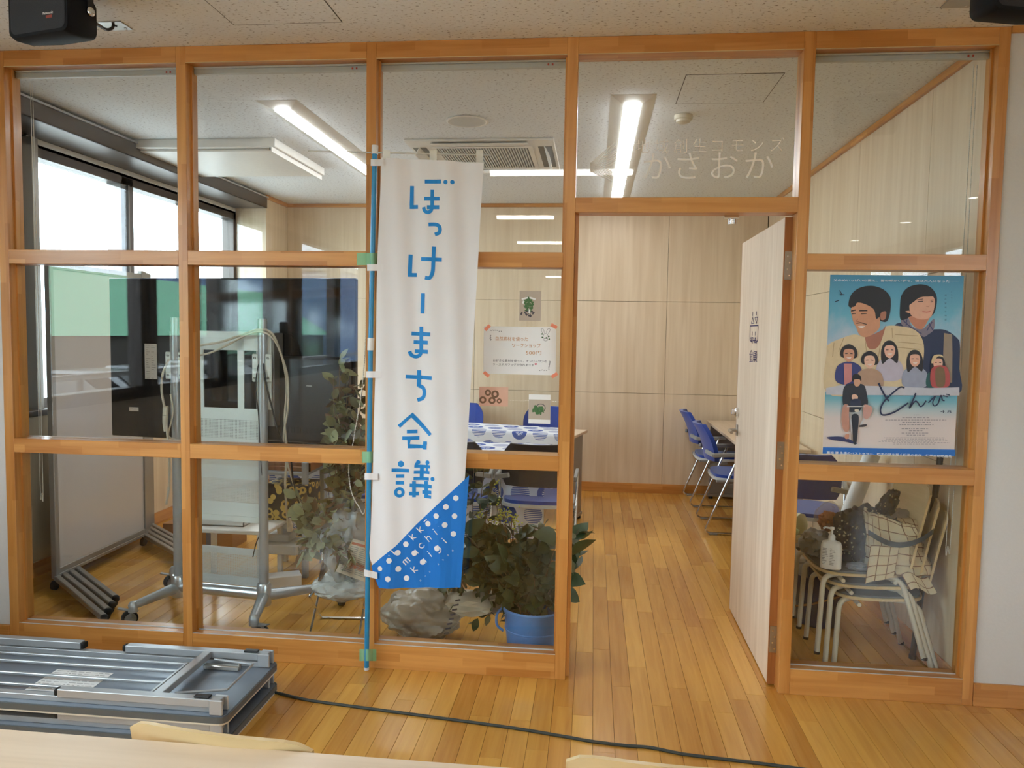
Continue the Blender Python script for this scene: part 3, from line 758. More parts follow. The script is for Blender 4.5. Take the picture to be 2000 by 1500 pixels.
for i, ch in enumerate('ぼっけーまち会議'):
    c = (410+i*28.3, 1408-i*26.2); a = f2(*R2(c, -13, -12)); b_ = f2(*R2(c, 13, -12)); u_ = f2(*R2(c, -13, 12))
    if ch == 'ー': continue
    tx = text(ch, a, b_-a, u_-a, .0085*1.0, M_WP, bn, 'white_print')
    if tx:
        for v in tx.data.vertices: v.co.y = BY+wave(v.co)-.003
# pole, rod, tabs, tapes
pole = MB(); pole.tube([P(732, 300, Y=-.035), P(724, 660, Y=-.035), P(716, 1306, Y=-.035)], .0105, 14); pole.build('pole', M_BLUEPOLE, bn)
MB().tube([P(732.5, 284, Y=-.035), P(732, 301, Y=-.035)], .0135, 12).build('pole_collar', M_WHITE, bn)
MB().tube([P(724.5, 660, Y=-.035), P(724, 684, Y=-.035)], .0145, 12).build('pole_collar', M_WHITE, bn)
MB().tube([P(716, 1303, Y=-.035), P(716, 1308, Y=-.035)], .0112, 12).build('pole_collar', M_WHITE, bn)
MB().tube([P(602, 295, Y=-.04), P(960, 303, Y=-.04)], .0035, 8).build('top_rod', film_mat('clear_rod', C3(214, 214, 204), .55), bn)
for x, y in ((755, 326), (846, 327), (937, 328)):
    MB().grid(lambda u, v: P(x-7+14*u, 293+34*v, Y=BY-.004*math.cos(v*2.5)), 2, 6).build('tab', film_mat('tab_cloth', C3(220, 218, 206), .8), bn)
for y0, x0, x1 in ((311, 724, 748), (516, 717, 749), (725, 715, 744), (924, 712, 738), (1112, 711, 737)):
    def tb(u, v, y0=y0, x0=x0, x1=x1):
        return P(x0+(x1-x0)*u, y0+13*v+(6*u if y0 > 1100 else 0), Y=-.048-.010*math.sin(min(1, u*1.9)*PI*.8))
    MB().grid(tb, 8, 2).build('tab', M_CLOTH, bn)
for x0, y0, x1, y1 in ((697, 494, 740, 518), (707, 882, 729, 904), (702, 1268, 735, 1291)):
    t = thing('masking_tape', 'green tape holding the blue pole to the %s' % ('upper rail' if y0 < 600 else 'middle rail' if y0 < 1000 else 'bottom rail near the floor'), 'tape', (0, 0, 0), group='green tapes on the banner pole')
    def tp(u, v, x0=x0, y0=y0, x1=x1, y1=y1):
        px = x0+(x1-x0)*u; pc = 727 if y0 < 600 else 720 if y0 < 1000 else 717
        d = abs(px-pc); yy = -.0005-.047*max(0, 1-(d/11)**2.2) if d < 11 else -.0006
        return P(px, y0+(y1-y0)*v, Y=yy)
    MB().grid(tp, 24, 2).build('tape_strip', M_GREENTAPE, t)

# ================================================================ POSTER ON THE RIGHT-HAND PANE
PY = .0485
po = thing('poster', 'large blue poster of several people above a beach scene, taped on the right-hand pane', 'poster', (0, 0, 0))
lay = [0]
def fa(u, v): return P(1600+u/6.897, 530+v/6.897, Y=PY-.00012*lay[0])
def fb(u, v): return P(1600+u/6.897, 710+v/6.897, Y=PY-.00012*lay[0])
def corner(s, t): # s across, t down, matches the sheet's true rectangle
    return Vector((3.6265+(4.1435-3.6265)*s, PY, 1.748-.731*t))
m, t_, p_, N, L = nmat('poster_sky_and_beach_print')
tcn = N.new('ShaderNodeTexCoord'); spx = N.new('ShaderNodeSeparateXYZ'); L.new(tcn.outputs['UV'], spx.inputs[0])
nz = N.new('ShaderNodeTexNoise'); nz.inputs['Scale'].default_value = 3.2; nz.inputs['Detail'].default_value = 6; L.new(tcn.outputs['UV'], nz.inputs['Vector'])
base = ramp(N, L, spx.outputs['Y'], [(0, C3(70, 146, 184)), (.22, C3(104, 178, 204)), (.40, C3(176, 196, 214)), (.55, C3(196, 190, 200)), (.655, C3(190, 196, 206)), (.66, C3(96, 166, 190)), (.70, C3(120, 178, 192)), (.745, C3(176, 194, 198)), (.80, C3(212, 200, 196)), (1, C3(222, 208, 200))])
cl = ramp(N, L, nz.outputs['Fac'], [(.5, (0, 0, 0, 1)), (.66, (1, 1, 1, 1))])
msk = ramp(N, L, spx.outputs['Y'], [(.12, (0, 0, 0, 1)), (.3, (.7, .7, .7, 1)), (.6, (.5, .5, .5, 1)), (.65, (0, 0, 0, 1))])
mx = N.new('ShaderNodeMix'); mx.data_type = 'RGBA'; L.new(math_(N, L, 'MULTIPLY', cl, msk), mx.inputs[0]); L.new(base, mx.inputs[6]); mx.inputs[7].default_value = C3(214, 204, 212)
L.new(mx.outputs[2], p_.inputs['Base Color']); p_.inputs['Roughness'].default_value = .45; M_POST = m
g = MB(); g.grid(lambda u, v: corner(u, v), 1, 1, smooth=False); g.build('sheet', M_POST, po)
def colm(r, g_, b_): 
    k = 'ink_%d_%d_%d' % (r, g_, b_)
    return bpy.data.materials.get(k) or mat(k, C3(r, g_, b_), .5, nscale=40, noise_amt=.12)
def shape(F, pts, col, nm='printed_figure', sm=True):
    lay[0] += 1
    p = [(a, b_, 0) for a, b_ in pts]
    if sm: p = spline(p, 5, True)
    MB().face([F(q[0], q[1]) for q in p]).build(nm, colm(*col), po)
def lines(F, segs, col, w=6, nm='printed_figure'):
    lay[0] += 1; g = Print()
    for sg in segs: g.stroke(F, sg, w)
    g.build(nm, colm(*col), po)
# jacket of the young one
shape(fa, [(1020, 740), (1100, 690), (1250, 760), (1500, 780), (1700, 790), (1860, 900), (1895, 1000), (1890, 1310), (1890, 1640), (1400, 1640), (1300, 1300), (1350, 950), (1200, 800)], (30, 44, 78))
shape(fa, [(1680, 830), (1790, 850), (1795, 1100), (1790, 1500), (1700, 1500), (1668, 1200)], (150, 134, 116), sm=False)
shape(fa, [(1215, 560), (1240, 700), (1370, 790), (1480, 640), (1520, 560)], (196, 132, 104))
shape(fa, [(1100, 640), (1200, 640), (1250, 740), (1380, 780), (1480, 700), (1550, 640), (1545, 780), (1470, 850), (1400, 880), (1290, 800), (1130, 740)], (126, 118, 134))
lines(fa, [[(1130, 660), (1240, 760), (1380, 840)], [(1520, 680), (1450, 800)], [(1180, 650), (1170, 730)], [(1480, 700), (1530, 790)]], (64, 70, 110), 14)
shape(fa, [(1092, 640), (1090, 430), (1110, 320), (1190, 220), (1340, 175), (1480, 200), (1570, 300), (1585, 420), (1550, 560), (1480, 600), (1250, 600), (1180, 640)], (28, 28, 34))
shape(fa, [(1215, 500), (1230, 420), (1330, 360), (1500, 330), (1555, 380), (1548, 500), (1510, 600), (1440, 645), (1330, 640), (1240, 590)], (222, 172, 146))
shape(fa, [(1160, 540), (1210, 530), (1220, 560), (1180, 552)], (214, 160, 130))
shape(fa, [(1180, 470), (1210, 330), (1330, 250), (1480, 260), (1560, 330), (1480, 340), (1360, 350), (1260, 420)], (26, 26, 32))
lines(fa, [[(1320, 385), (1400, 372)], [(1500, 392), (1540, 385)]], (50, 34, 34), 9); lines(fa, [[(1330, 408), (1400, 402)], [(1500, 412), (1535, 408)]], (60, 44, 44), 12)
lines(fa, [[(1440, 470), (1470, 476), (1490, 462)]], (176, 118, 96), 6); lines(fa, [[(1390, 540), (1450, 548), (1500, 538)]], (196, 96, 88), 12)
# jacket of the man
shape(fa, [(100, 1100), (130, 980), (330, 890), (480, 850), (640, 880), (860, 800), (900, 740), (1060, 735), (1290, 790), (1400, 950), (1400, 1200), (1300, 1500), (700, 1640), (100, 1640)], (216, 196, 158))
lines(fa, [[(200, 960), (180, 1150)], [(330, 900), (260, 1080)], [(980, 760), (990, 900)], [(1020, 850), (1330, 870)], [(1060, 950), (1380, 980)], [(620, 950), (640, 1100)], [(840, 850), (800, 1150)], [(1010, 1020), (1350, 1050)]], (176, 150, 112), 9)
shape(fa, [(620, 880), (700, 860), (860, 780), (900, 720), (830, 950), (760, 1040), (660, 1030)], (168, 110, 88))
shape(fa, [(395, 430), (440, 300), (560, 215), (720, 195), (860, 240), (950, 330), (965, 440), (950, 580), (900, 680), (780, 640), (640, 500), (430, 490)], (30, 30, 34))
shape(fa, [(425, 520), (470, 440), (540, 420), (700, 470), (790, 560), (820, 680), (800, 780), (700, 860), (610, 885), (540, 850), (500, 760), (460, 680), (440, 600)], (206, 150, 116))
shape(fa, [(430, 470), (450, 360), (620, 310), (780, 380), (830, 560), (770, 640), (740, 520), (640, 450), (520, 420), (480, 470)], (30, 30, 34))
shape(fa, [(830, 560), (900, 540), (890, 640), (830, 650)], (176, 120, 96))
lines(fa, [[(430, 535), (490, 520)], [(540, 530), (650, 528)]], (40, 30, 30), 16); lines(fa, [[(440, 572), (490, 566)], [(560, 572), (640, 566)]], (50, 38, 36), 12)
lines(fa, [[(500, 700), (560, 690), (640, 715)]], (70, 50, 44), 12); shape(fa, [(520, 742), (580, 735), (620, 740), (570, 765)], (236, 226, 220))
lines(fa, [[(520, 640), (500, 672), (545, 680)]], (160, 104, 80), 8)
# five smaller busts
def bust(cx, cy, r, skin, hair, top, long_=False, band=False):
    shape(fa, [(cx-r*1.9, cy+r*4), (cx-r*1.8, cy+r*2), (cx-r*.7, cy+r*1.25), (cx+r*.7, cy+r*1.25), (cx+r*1.8, cy+r*2.1), (cx+r*1.9, cy+r*4), (cx, cy+r*4.6)], top)
    if long_: shape(fa, [(cx-r*1.1, cy+r*2), (cx-r*1.25, cy), (cx-r*.6, cy-r*1.25), (cx+r*.5, cy-r*1.25), (cx+r*1.2, cy), (cx+r*1.1, cy+r*1.9), (cx, cy+r*1.2)], hair)
    else: shape(fa, [(cx-r*1.05, cy+r*.5), (cx-r*1.1, cy-r*.7), (cx, cy-r*1.4), (cx+r*1.1, cy-r*.7), (cx+r*1.05, cy+r*.6)], hair)
    shape(fa, [(cx-r*.8, cy-r*.1), (cx-r*.5, cy-r*.65), (cx+r*.5, cy-r*.65), (cx+r*.8, cy), (cx+r*.6, cy+r*.8), (cx, cy+r*1.2), (cx-r*.6, cy+r*.8)], skin)
    lines(fa, [[(cx-r*.55, cy-r*.02), (cx-r*.18, cy-r*.04)], [(cx+r*.18, cy-r*.04), (cx+r*.55, cy)]], (50, 36, 36), r*.12)
    shape(fa, [(cx-r*.35, cy+r*.55), (cx+r*.35, cy+r*.5), (cx+r*.1, cy+r*.78)], (232, 214, 206))
    if band: shape(fa, [(cx-r*1.1, cy-r*.2), (cx-r*.7, cy-r*1.2), (cx+r*.5, cy-r*1.35), (cx+r*.9, cy-r*.9), (cx, cy-r*1.05), (cx-r*.9, cy+.1*r)], (214, 192, 150))
bust(950, 1060, 92, (228, 180, 158), (28, 24, 30), (186, 180, 196), True)
bust(1290, 1180, 88, (222, 172, 148), (28, 24, 30), (152, 158, 178), True)
bust(1600, 1230, 80, (228, 180, 156), (34, 26, 28), (30, 84, 86), True, True)
bust(400, 1110, 92, (206, 150, 122), (34, 30, 32), (52, 60, 120))
bust(680, 1200, 92, (228, 184, 160), (28, 24, 30), (178, 146, 122), False)
shape(fb, [(330, 0), (440, 0), (440, 240), (340, 290)], (196, 130, 130), sm=False)
shape(fb, [(1520, 60), (1720, 50), (1750, 300), (1520, 310)], (176, 76, 74)); shape(fb, [(1570, 70), (1680, 70), (1690, 290), (1580, 300)], (120, 96, 66))
# soft beach haze below the busts
shape(fb, [(92, 330), (300, 290), (640, 300), (1000, 310), (1500, 330), (1888, 320), (1888, 432), (1000, 428), (92, 420)], (190, 192, 202), sm=False)
lay[0] += 1
# bicycle rider
shape(fb, [(100, 1000), (160, 985), (330, 990), (500, 1070), (480, 1085), (330, 1050), (180, 1030)], (46, 52, 96))
shape(fb, [(320, 380), (360, 290), (480, 270), (600, 290), (640, 400), (655, 550), (590, 560), (540, 640), (400, 650), (390, 560), (325, 560)], (34, 40, 52))
shape(fb, [(330, 560), (400, 570), (400, 700), (400, 900), (330, 900), (300, 720)], (188, 138, 120)); shape(fb, [(600, 560), (700, 580), (715, 640), (660, 740), (600, 730)], (200, 152, 140))
shape(fb, [(455, 160), (500, 140), (555, 165), (560, 240), (450, 240)], (20, 20, 24)); shape(fb, [(468, 220), (550, 220), (545, 290), (505, 310), (475, 290)], (206, 158, 130))
shape(fb, [(440, 430), (480, 415), (520, 440), (510, 490), (450, 490)], (226, 182, 158)); shape(fb, [(430, 490), (540, 480), (560, 560), (430, 570)], (40, 48, 74))
lines(fb, [[(375, 578), (610, 578)]], (190, 190, 190), 14); shape(fb, [(440, 700), (530, 700), (520, 900), (500, 1075), (460, 1070), (450, 900)], (28, 32, 44))
lines(fb, [[(420, 700), (440, 960)], [(540, 860), (610, 740)]], (200, 200, 206), 12); shape(fb, [(480, 620), (530, 620), (530, 650), (485, 650)], (226, 216, 196))
shape(fb, [(350, 960), (400, 950), (395, 1010), (350, 1010)], (196, 140, 116)); shape(fb, [(550, 830), (640, 820), (620, 850), (540, 855)], (60, 50, 50))
# birds, brushed title, text
lines(fa, [[(275, 255), (305, 310), (340, 315)], [(285, 305), (300, 320)]], (30, 50, 70), 12); lines(fa, [[(210, 410), (268, 390)]], (30, 50, 70), 12)
lay[0] += 1; g = Print()
g.stroke(fb, [(800, 265), (850, 370), (905, 465), (940, 505)], 24, smooth=True)
g.stroke(fb, [(1150, 328), (1090, 320), (1000, 390), (900, 480), (840, 570), (825, 640), (850, 690), (930, 685), (1040, 640), (1130, 580), (1200, 530)], 22, smooth=True)
g.stroke(fb, [(1300, 400), (1270, 480), (1215, 605)], 22, smooth=True); g.stroke(fb, [(1215, 605), (1290, 510), (1330, 530), (1360, 578), (1400, 560), (1440, 500)], 18, smooth=True)
g.stroke(fb, [(1470, 530), (1520, 480), (1565, 440), (1530, 520), (1550, 570), (1600, 540), (1640, 430), (1660, 490), (1690, 500)], 17, smooth=True)
g.stroke(fb, [(1670, 430), (1730, 450)], 14); g.stroke(fb, [(1710, 412), (1760, 425)], 14)
g.build('brushed_title', colm(22, 34, 72), po)
def ptxt(body, F, u0, v0, u1, col, h, bold=0):
    lay[0] += 1; a = F(u0, v0); e = F(u1, v0); text(body, a, (1, 0, 0), (0, 0, 1), h, colm(*col), po, 'printed_text', width=e.x-a.x, bold=bold)
ptxt('父のめいっぱいの愛と、皆の暖かい手で、僕は大人になった──', fa, 190, 132, 1880, (224, 234, 240), .0105, .01)
shape(fb, [(50, 1128), (1836, 1160), (1830, 1250), (45, 1215)], (24, 104, 186), sm=False)
ptxt('重松 清 永遠のベストセラー、親子の絆を描く感涙の名作、待望の初映画化', fb, 100, 1212, 1790, (226, 236, 244), .0108, .02)
ptxt('4.8', fb, 1630, 665, 1780, (60, 66, 90), .0165)
for i, ch in enumerate('僕の家族の物語'): text(ch, fa(1690, 330+i*55), (1, 0, 0), (0, 0, 1), .0075, colm(30, 60, 100), po, 'printed_text')
for i, ch in enumerate('これは、'): text(ch, fa(1775, 285+i*40), (1, 0, 0), (0, 0, 1), .006, colm(30, 60, 100), po, 'printed_text')
lay[0] += 1; g = Print(); rr = random.Random(4)
for v0, u0, u1 in ((693, 1270, 1360), (730, 1120, 1490), (760, 890, 1720), (790, 1120, 1500), (825, 1080, 1540), (880, 1110, 1470), (907, 1210, 1400), (937, 1110, 1470), (965, 1180, 1420), (1000, 870, 1690), (1016, 900, 1700), (1034, 840, 1740), (1050, 800, 1560), (1066, 990, 1750), (1085, 1000, 1560)):
    u = u0
    while u < u1:
        w = rr.uniform(14, 40); g.stroke(fb, [(u, v0), (min(u+w, u1), v0)], 7 if v0 < 990 else 4); u += w+rr.uniform(7, 18)
g.build('small_print', colm(120, 116, 124), po, kind='stuff')

# ================================================================ FRONT HALL THINGS
# ---- hanging loudspeakers
def loud(name, label, x, y, zt, rz, brand):
    t = thing(name, label, 'loudspeaker', (x, y, zt), rz); t.scale = (.80, .80, .80)
    prof = [(-.165, .10), (-.165, -.06), (.0, -.07), (.11, -.02), (.13, .03), (.11, .08), (.0, .13)]
    # front baffle faces -Y (local), cabinet tapers backwards
    def ring(w, h, yy, n=6):
        pts = [(-w, -h), (w, -h), (w, h), (-w, h)]
        out = []
        for i, (a, b_) in enumerate(pts):
            for k in range(n+1):
                an = PI*1+i*PI/2+k/n*PI/2; cx = a+.03*(1 if a < 0 else -1); cz = b_+.03*(1 if b_ < 0 else -1)
                out.append(Vector((cx+.03*math.cos(an), yy, cz+.03*math.sin(an))))
        return out
    rs = [ring(.172, .112, -.105), ring(.178, .118, -.08), ring(.175, .112, -.01), ring(.12, .08, .09), ring(.09, .06, .10)]
    b = MB(); n = len(rs[0]); vs = [v for r in rs for v in r]
    b._add(vs, [list(range(n))]+[(i*n+k, i*n+(k+1) % n, (i+1)*n+(k+1) % n, (i+1)*n+k) for i in range(4) for k in range(n)]+[[4*n+k for k in range(n)][::-1]], True)
    b.build('cabinet', mat('matt_black_cabinet', C3(16, 17, 20), .7, spec=.2), t)
    gr = ring(.160, .100, -.107); MB().face(gr[::-1]).build('front_grille', mat('speaker_grille', C3(14, 15, 20), .5, nscale=400, noise_amt=.5, bump=.3), t)
    for s in (-1, 1): MB().lathe([(.0, 0), (.02, 0), (.02, .012), (.012, .018), (0, .018)], (s*.178, .0, 0), 14, Matrix.Rotation(s*PI/2, 4, 'Y')).build('side_knob', M_CHROME, t)
    MB().bar((-.185, .0, 0), (-.185, .0, .13), .03, .004, up=(1, 0, 0)).bar((.185, .0, 0), (.185, .0, .13), .03, .004, up=(1, 0, 0)).bar((-.187, .0, .13), (.187, .0, .13), .03, .004).build('bracket', M_BLACK, t)
    MB().tube([(0, 0, .13), (0, 0, (H-zt)/.8)], .014, 10).build('stem', M_BLACK, t)
    if brand:
        text('Panasonic', (.035, -.1080, -.035), (1, 0, 0), (0, 0, 1), .015, M_WHITE, t, 'brand_mark', bold=.02)
        MB().box(.052, -.1079, -.052, .088, -.1075, -.040).build('brand_tag', mat('red_mark', C3(150, 60, 40), .5), t)
    return t
loud('hanging_speaker', 'black box loudspeaker hanging at the top left corner of the view', .755, -.60, 2.585, -.24, True)
loud('hanging_speaker', 'black box loudspeaker cut off by the top right corner of the view', 3.955, -.60, 2.575, .25, False)
for x, lab in ((.728, 'small metal plate on the ceiling behind the left loudspeaker'), (3.95, 'small metal plate on the ceiling beside the right loudspeaker')):
    t = thing('ceiling_plate', lab, 'plate', (x, -.233, H-.004)); MB().box(-.05, -.042, 0, .05, .042, .0045, ch=.001).build('plate', M_STEEL, t)
    MB().lathe([(0, -.002), (.005, -.002), (.005, 0)], (.03, .02, 0), 8, cap=False).build('screw', M_CHROME, t)
MB().tube(spline([P(183, 42, Y=-.50), P(197, 52, Y=-.42), P(209, 58, Y=-.34), P(219, 55, Y=-.28), P(222, 49, Y=-.245), (.738, -.235, 2.698)], 6), .006, 8).build('speaker_cable', M_CABLEB, None, 'short black cable from the left loudspeaker to its ceiling plate', 'cable')

# ---- black cable across the floor
pts = [P(500, 1352, Z=.006), P(530, 1351, Z=.006), P(600, 1367, Z=.006), P(700, 1381, Z=.006), P(850, 1401, Z=.006), P(1000, 1421.5, Z=.006), P(1100, 1438, Z=.006), P(1150, 1447, Z=.006), P(1220, 1456, Z=.006), P(1270, 1460, Z=.006), P(1330, 1472, Z=.006), P(1400, 1481, Z=.006), P(1500, 1493, Z=.006), P(1640, 1512, Z=.006)]
MB().tube(spline(pts, 5), .006, 8).build('floor_cable', M_CABLEG, None, 'dark cable snaking over the wooden floor towards the lower right', 'cable')

# ---- two folded tables, stacked upside down
M_TBOT = mat('grey_table_underside', C3(120, 130, 142), .3, metal=.2, nscale=5)
M_EDGE = mat('grey_edge_band', C3(92, 96, 96), .5)
M_EDGE2 = mat('ivory_edge_line', C3(206, 202, 186), .5)
def folded(label, z, upper):
    t = thing('folding_table', label, 'table', (.51, -.485, z), group='folded tables lying on the floor')
    hx, hy = .90, .235
    def rr_(x, y, r=.03, n=5):
        out = []
        for cx, cy, a0 in ((x-r, y-r, 0), (-x+r, y-r, PI/2), (-x+r, -y+r, PI), (x-r, -y+r, 1.5*PI)):
            for k in range(n+1): a = a0+k/n*PI/2; out.append((cx+r*math.cos(a), cy+r*math.sin(a)))
        return out
    MB().prism([(x, y, .0015) for x, y in rr_(hx, hy)], (0, 0, .006)).build('top', M_EDGE2, t)
    MB().prism([(x, y, .0075) for x, y in rr_(hx, hy)], (0, 0, .0225)).build('edge_band', M_EDGE, t)
    MB().prism([(x, y, .0302) for x, y in rr_(hx-.006, hy-.006)], (0, 0, .0014)).build('underside', M_TBOT, t)
    zt = .032
    for y in (-.19, .185): MB().box(-.87, y-.014, zt, .865, y+.014, zt+.02, ch=.001).build('side_rail', M_ALUP, t)
    # folded leg frames: right one and left one
    for s in (1, -1):
        for y in (-.20, .195):
            x0, x1 = s*.872, (s*.26 if y > 0 else s*.25) if s > 0 else (.06 if y > 0 else -.055)
            lg = MB().box(min(x0, x1), y-.017, zt+.023, max(x0, x1), y+.017, zt+.052, ch=.002).build('leg', M_ALUP, t)
            if s < 0: lg.location.x = -.0
            e = x1-(.016 if s > 0 else -.016)
            MB().box(min(e, x1), y-.016, zt+.024, max(e, x1), y+.016, zt+.051, ch=.0075).build('leg_cap', M_RUBBER, lg)
            [MB().box(s*.835, y+q0, zt, s*.885, y+q0+.0085, zt+.055, ch=.003).build('hinge_bracket', M_ALUP, lg) for q0 in (-.026, .0175)]
            MB().box(s*.80-.03, y-.013, zt+.053, s*.80+.03, y+.013, zt+.06, ch=.003).build('foot_pad', M_BLACK, lg)
        MB().box(s*.60-.0, -.185, zt+.024, s*.60+.035, .18, zt+.05, ch=.002).build('cross_bar', M_ALUP, t)
        # spring linkage
        MB().tube([(s*.66, -.14, zt+.03), (s*.84, -.10, zt+.035), (s*.84, .12, zt+.035), (s*.66, .155, zt+.03)], .005, 8).build('link_rod', M_ALUP, t)
        for y in (-.15, .13): MB().box(s*.63, y-.012, zt+.002, s*.78, y+.012, zt+.02, ch=.003).tube([(s*.78, y, zt+.01), (s*.78, y, zt+.032)], .006, 8).build('latch', M_STEEL, t)
    for y in (-.13, -.045, .055, .12): MB().box(-.60, y-.006, zt+.012, .56, y+.006, zt+.022, ch=.002).build('shelf_rod', M_ALUP, t)
    MB().box(.555, -.137, zt+.010, .567, .127, zt+.024, ch=.002).build('shelf_end', M_ALUP, t); MB().box(-.612, -.137, zt+.010, -.60, .127, zt+.024, ch=.002).build('shelf_end', M_ALUP, t)
    if upper:
        st_ = MB().box(.06, -.135, zt+.0002, .30, .04, zt+.0009); st_.build('paper_label', M_PAPER, t)
        g = MB(); r_ = random.Random(2)
        for k in range(9):
            y = .03-k*.018; x = .07
            while x < .28: w = r_.uniform(.008, .03); g.box(x, y-.003, zt+.001, min(x+w, .29), y, zt+.0012); x += w+r_.uniform(.004, .012)
        g.build('label_text', M_GREYP, t)
    return t
folded('folded table with bare silver legs upward, upper one of the two at the left', .086, True)
folded('folded table underneath the other at the left, only its legs showing', .0, False)

# ---- pale table in front and the two chairs pushed up against it
t = thing('dining_table', 'pale wooden table top cut off by the bottom left edge of the view', 'table', (1.75, -2.16, 0))
def ttop(h):
    out = []
    for cx, cy, a0 in ((.86, .21, 0), (-.86, .21, PI/2), (-.86, -.21, PI), (.86, -.21, 1.5*PI)):
        for k in range(6): a = a0+k/5*PI/2; out.append((cx+.035*math.cos(a), cy+.035*math.sin(a), h))
    return out
MB().prism(ttop(.70), (0, 0, .022)).build('table_top', M_TABLETOP, t)
for sx_ in (-1, 1):
    for sy_ in (-1, 1): MB().tube([(sx_*.8, sy_*.16, 0), (sx_*.8, sy_*.16, .70)], .018, 12).build('leg', M_OFFW, t)
MB().box(-.8, -.17, .655, .8, -.15, .70).box(-.8, .15, .655, .8, .17, .70).build('apron', M_OFFW, t)

def wood_chair(label, group=None, seat=.36):
    """pale plywood stacking chair, cream tubes; faces +Y"""
    t = thing('stacking_chair', label, 'chair', group=group); r = .0115
    out = []
    for k in range(28):
        a = 2*PI*k/28; e = .55
        x = math.copysign(abs(math.cos(a))**e, math.cos(a))*.205; y = math.copysign(abs(math.sin(a))**e, math.sin(a))*.2
        out.append((x*(1 if y > 0 else .95), y+.0, seat-.012))
    MB().prism(out, (0, 0, .012)).build('seat', M_PLY, t)
    MB().prism([(x*.965, y*.965, seat+.0003) for x, y, z in out], (0, 0, .009)).build('seat_pad', M_GREYF, t)
    def bk(u, v):
        x = (u-.5)*.40*(1-.05*v); cv = .035*(1-(2*u-1)**2); z = seat+.035+.35*v; zz = z-(.016*(abs(2*u-1))**10*v**3)-.012*(2*u-1)**2*v
        return Vector((x, -.165-cv-.08*(z-seat)/.4, zz))
    g = MB(); g.grid(bk, 16, 8); g.grid(lambda u, v: bk(1-u, v)+Vector((0, -.010, 0)), 16, 8)
    # rim
    ed = [(u/16, 0) for u in range(17)]+[(1, v/8) for v in range(1, 9)]+[(1-u/16, 1) for u in range(1, 17)]+[(0, 1-v/8) for v in range(1, 9)]
    for a, b_ in zip(ed, ed[1:]): g.face([bk(*a), bk(*a)+Vector((0, -.010, 0)), bk(*b_)+Vector((0, -.010, 0)), bk(*b_)])
    g.build('backrest', M_PLY, t)
    for s in (-1, 1):
        pts = fillet([(s*.215, .205, 0), (s*.208, .190, seat-.018), (s*.118, .10, seat-.024), (s*.118, -.05, seat-.024), (s*.19, -.145, seat-.02), (s*.215, -.245, 0)], .045, 6)
        MB().tube(pts, r, 10).build('leg', M_OFFW, t)
        for p_ in ((s*.215, .205, 0), (s*.215, -.245, 0)): MB().lathe([(.013, 0), (.013, .012)], p_, 10).build('foot', M_RUBBER, t)
    MB().tube([(-.195, .10, seat-.035), (.195, .10, seat-.035)], r*.8, 8).tube([(-.19, -.12, seat-.035), (.19, -.12, seat-.035)], r*.8, 8).build('cross_tube', M_OFFW, t)
    return t
c0 = wood_chair('pale plywood chair backed against the front table, left one of the two', 'chairs backed against the front table')
c0.location = (2.01, -1.635, -.0); c0.rotation_euler = (0, 0, -.10)
dup(c0, (2.84, -1.64, 0.006), -.04, 'pale plywood chair backed against the front table, right one of the two')
# ================================================================ MEETING ROOM THINGS
M_PERF = None
def perf_mat(name, col, pitch, hole, bands=None):
    """real round-edged perforations: the sheet is cut through by its alpha"""
    m, t, p, N, L = nmat(name)
    tc = N.new('ShaderNodeTexCoord'); sp = N.new('ShaderNodeSeparateXYZ'); L.new(tc.outputs['Object'], sp.inputs[0])
    fx = math_(N, L, 'FRACT', math_(N, L, 'DIVIDE', sp.outputs['X'], pitch)); fz = math_(N, L, 'FRACT', math_(N, L, 'DIVIDE', sp.outputs['Z'], pitch))
    h = math_(N, L, 'MULTIPLY', math_(N, L, 'LESS_THAN', fx, hole), math_(N, L, 'LESS_THAN', fz, hole))
    if bands:
        s = None
        for a, b_ in bands:
            q = math_(N, L, 'MULTIPLY', math_(N, L, 'GREATER_THAN', sp.outputs['Z'], a), math_(N, L, 'LESS_THAN', sp.outputs['Z'], b_))
            s = q if s is None else math_(N, L, 'ADD', s, q)
        h = math_(N, L, 'MULTIPLY', h, s)
    L.new(math_(N, L, 'SUBTRACT', 1, h), p.inputs['Alpha']); p.inputs['Base Color'].default_value = col; p.inputs['Roughness'].default_value = .4
    return m
M_CREAMW = mat('white_powder_coat', C3(222, 228, 224), .35)
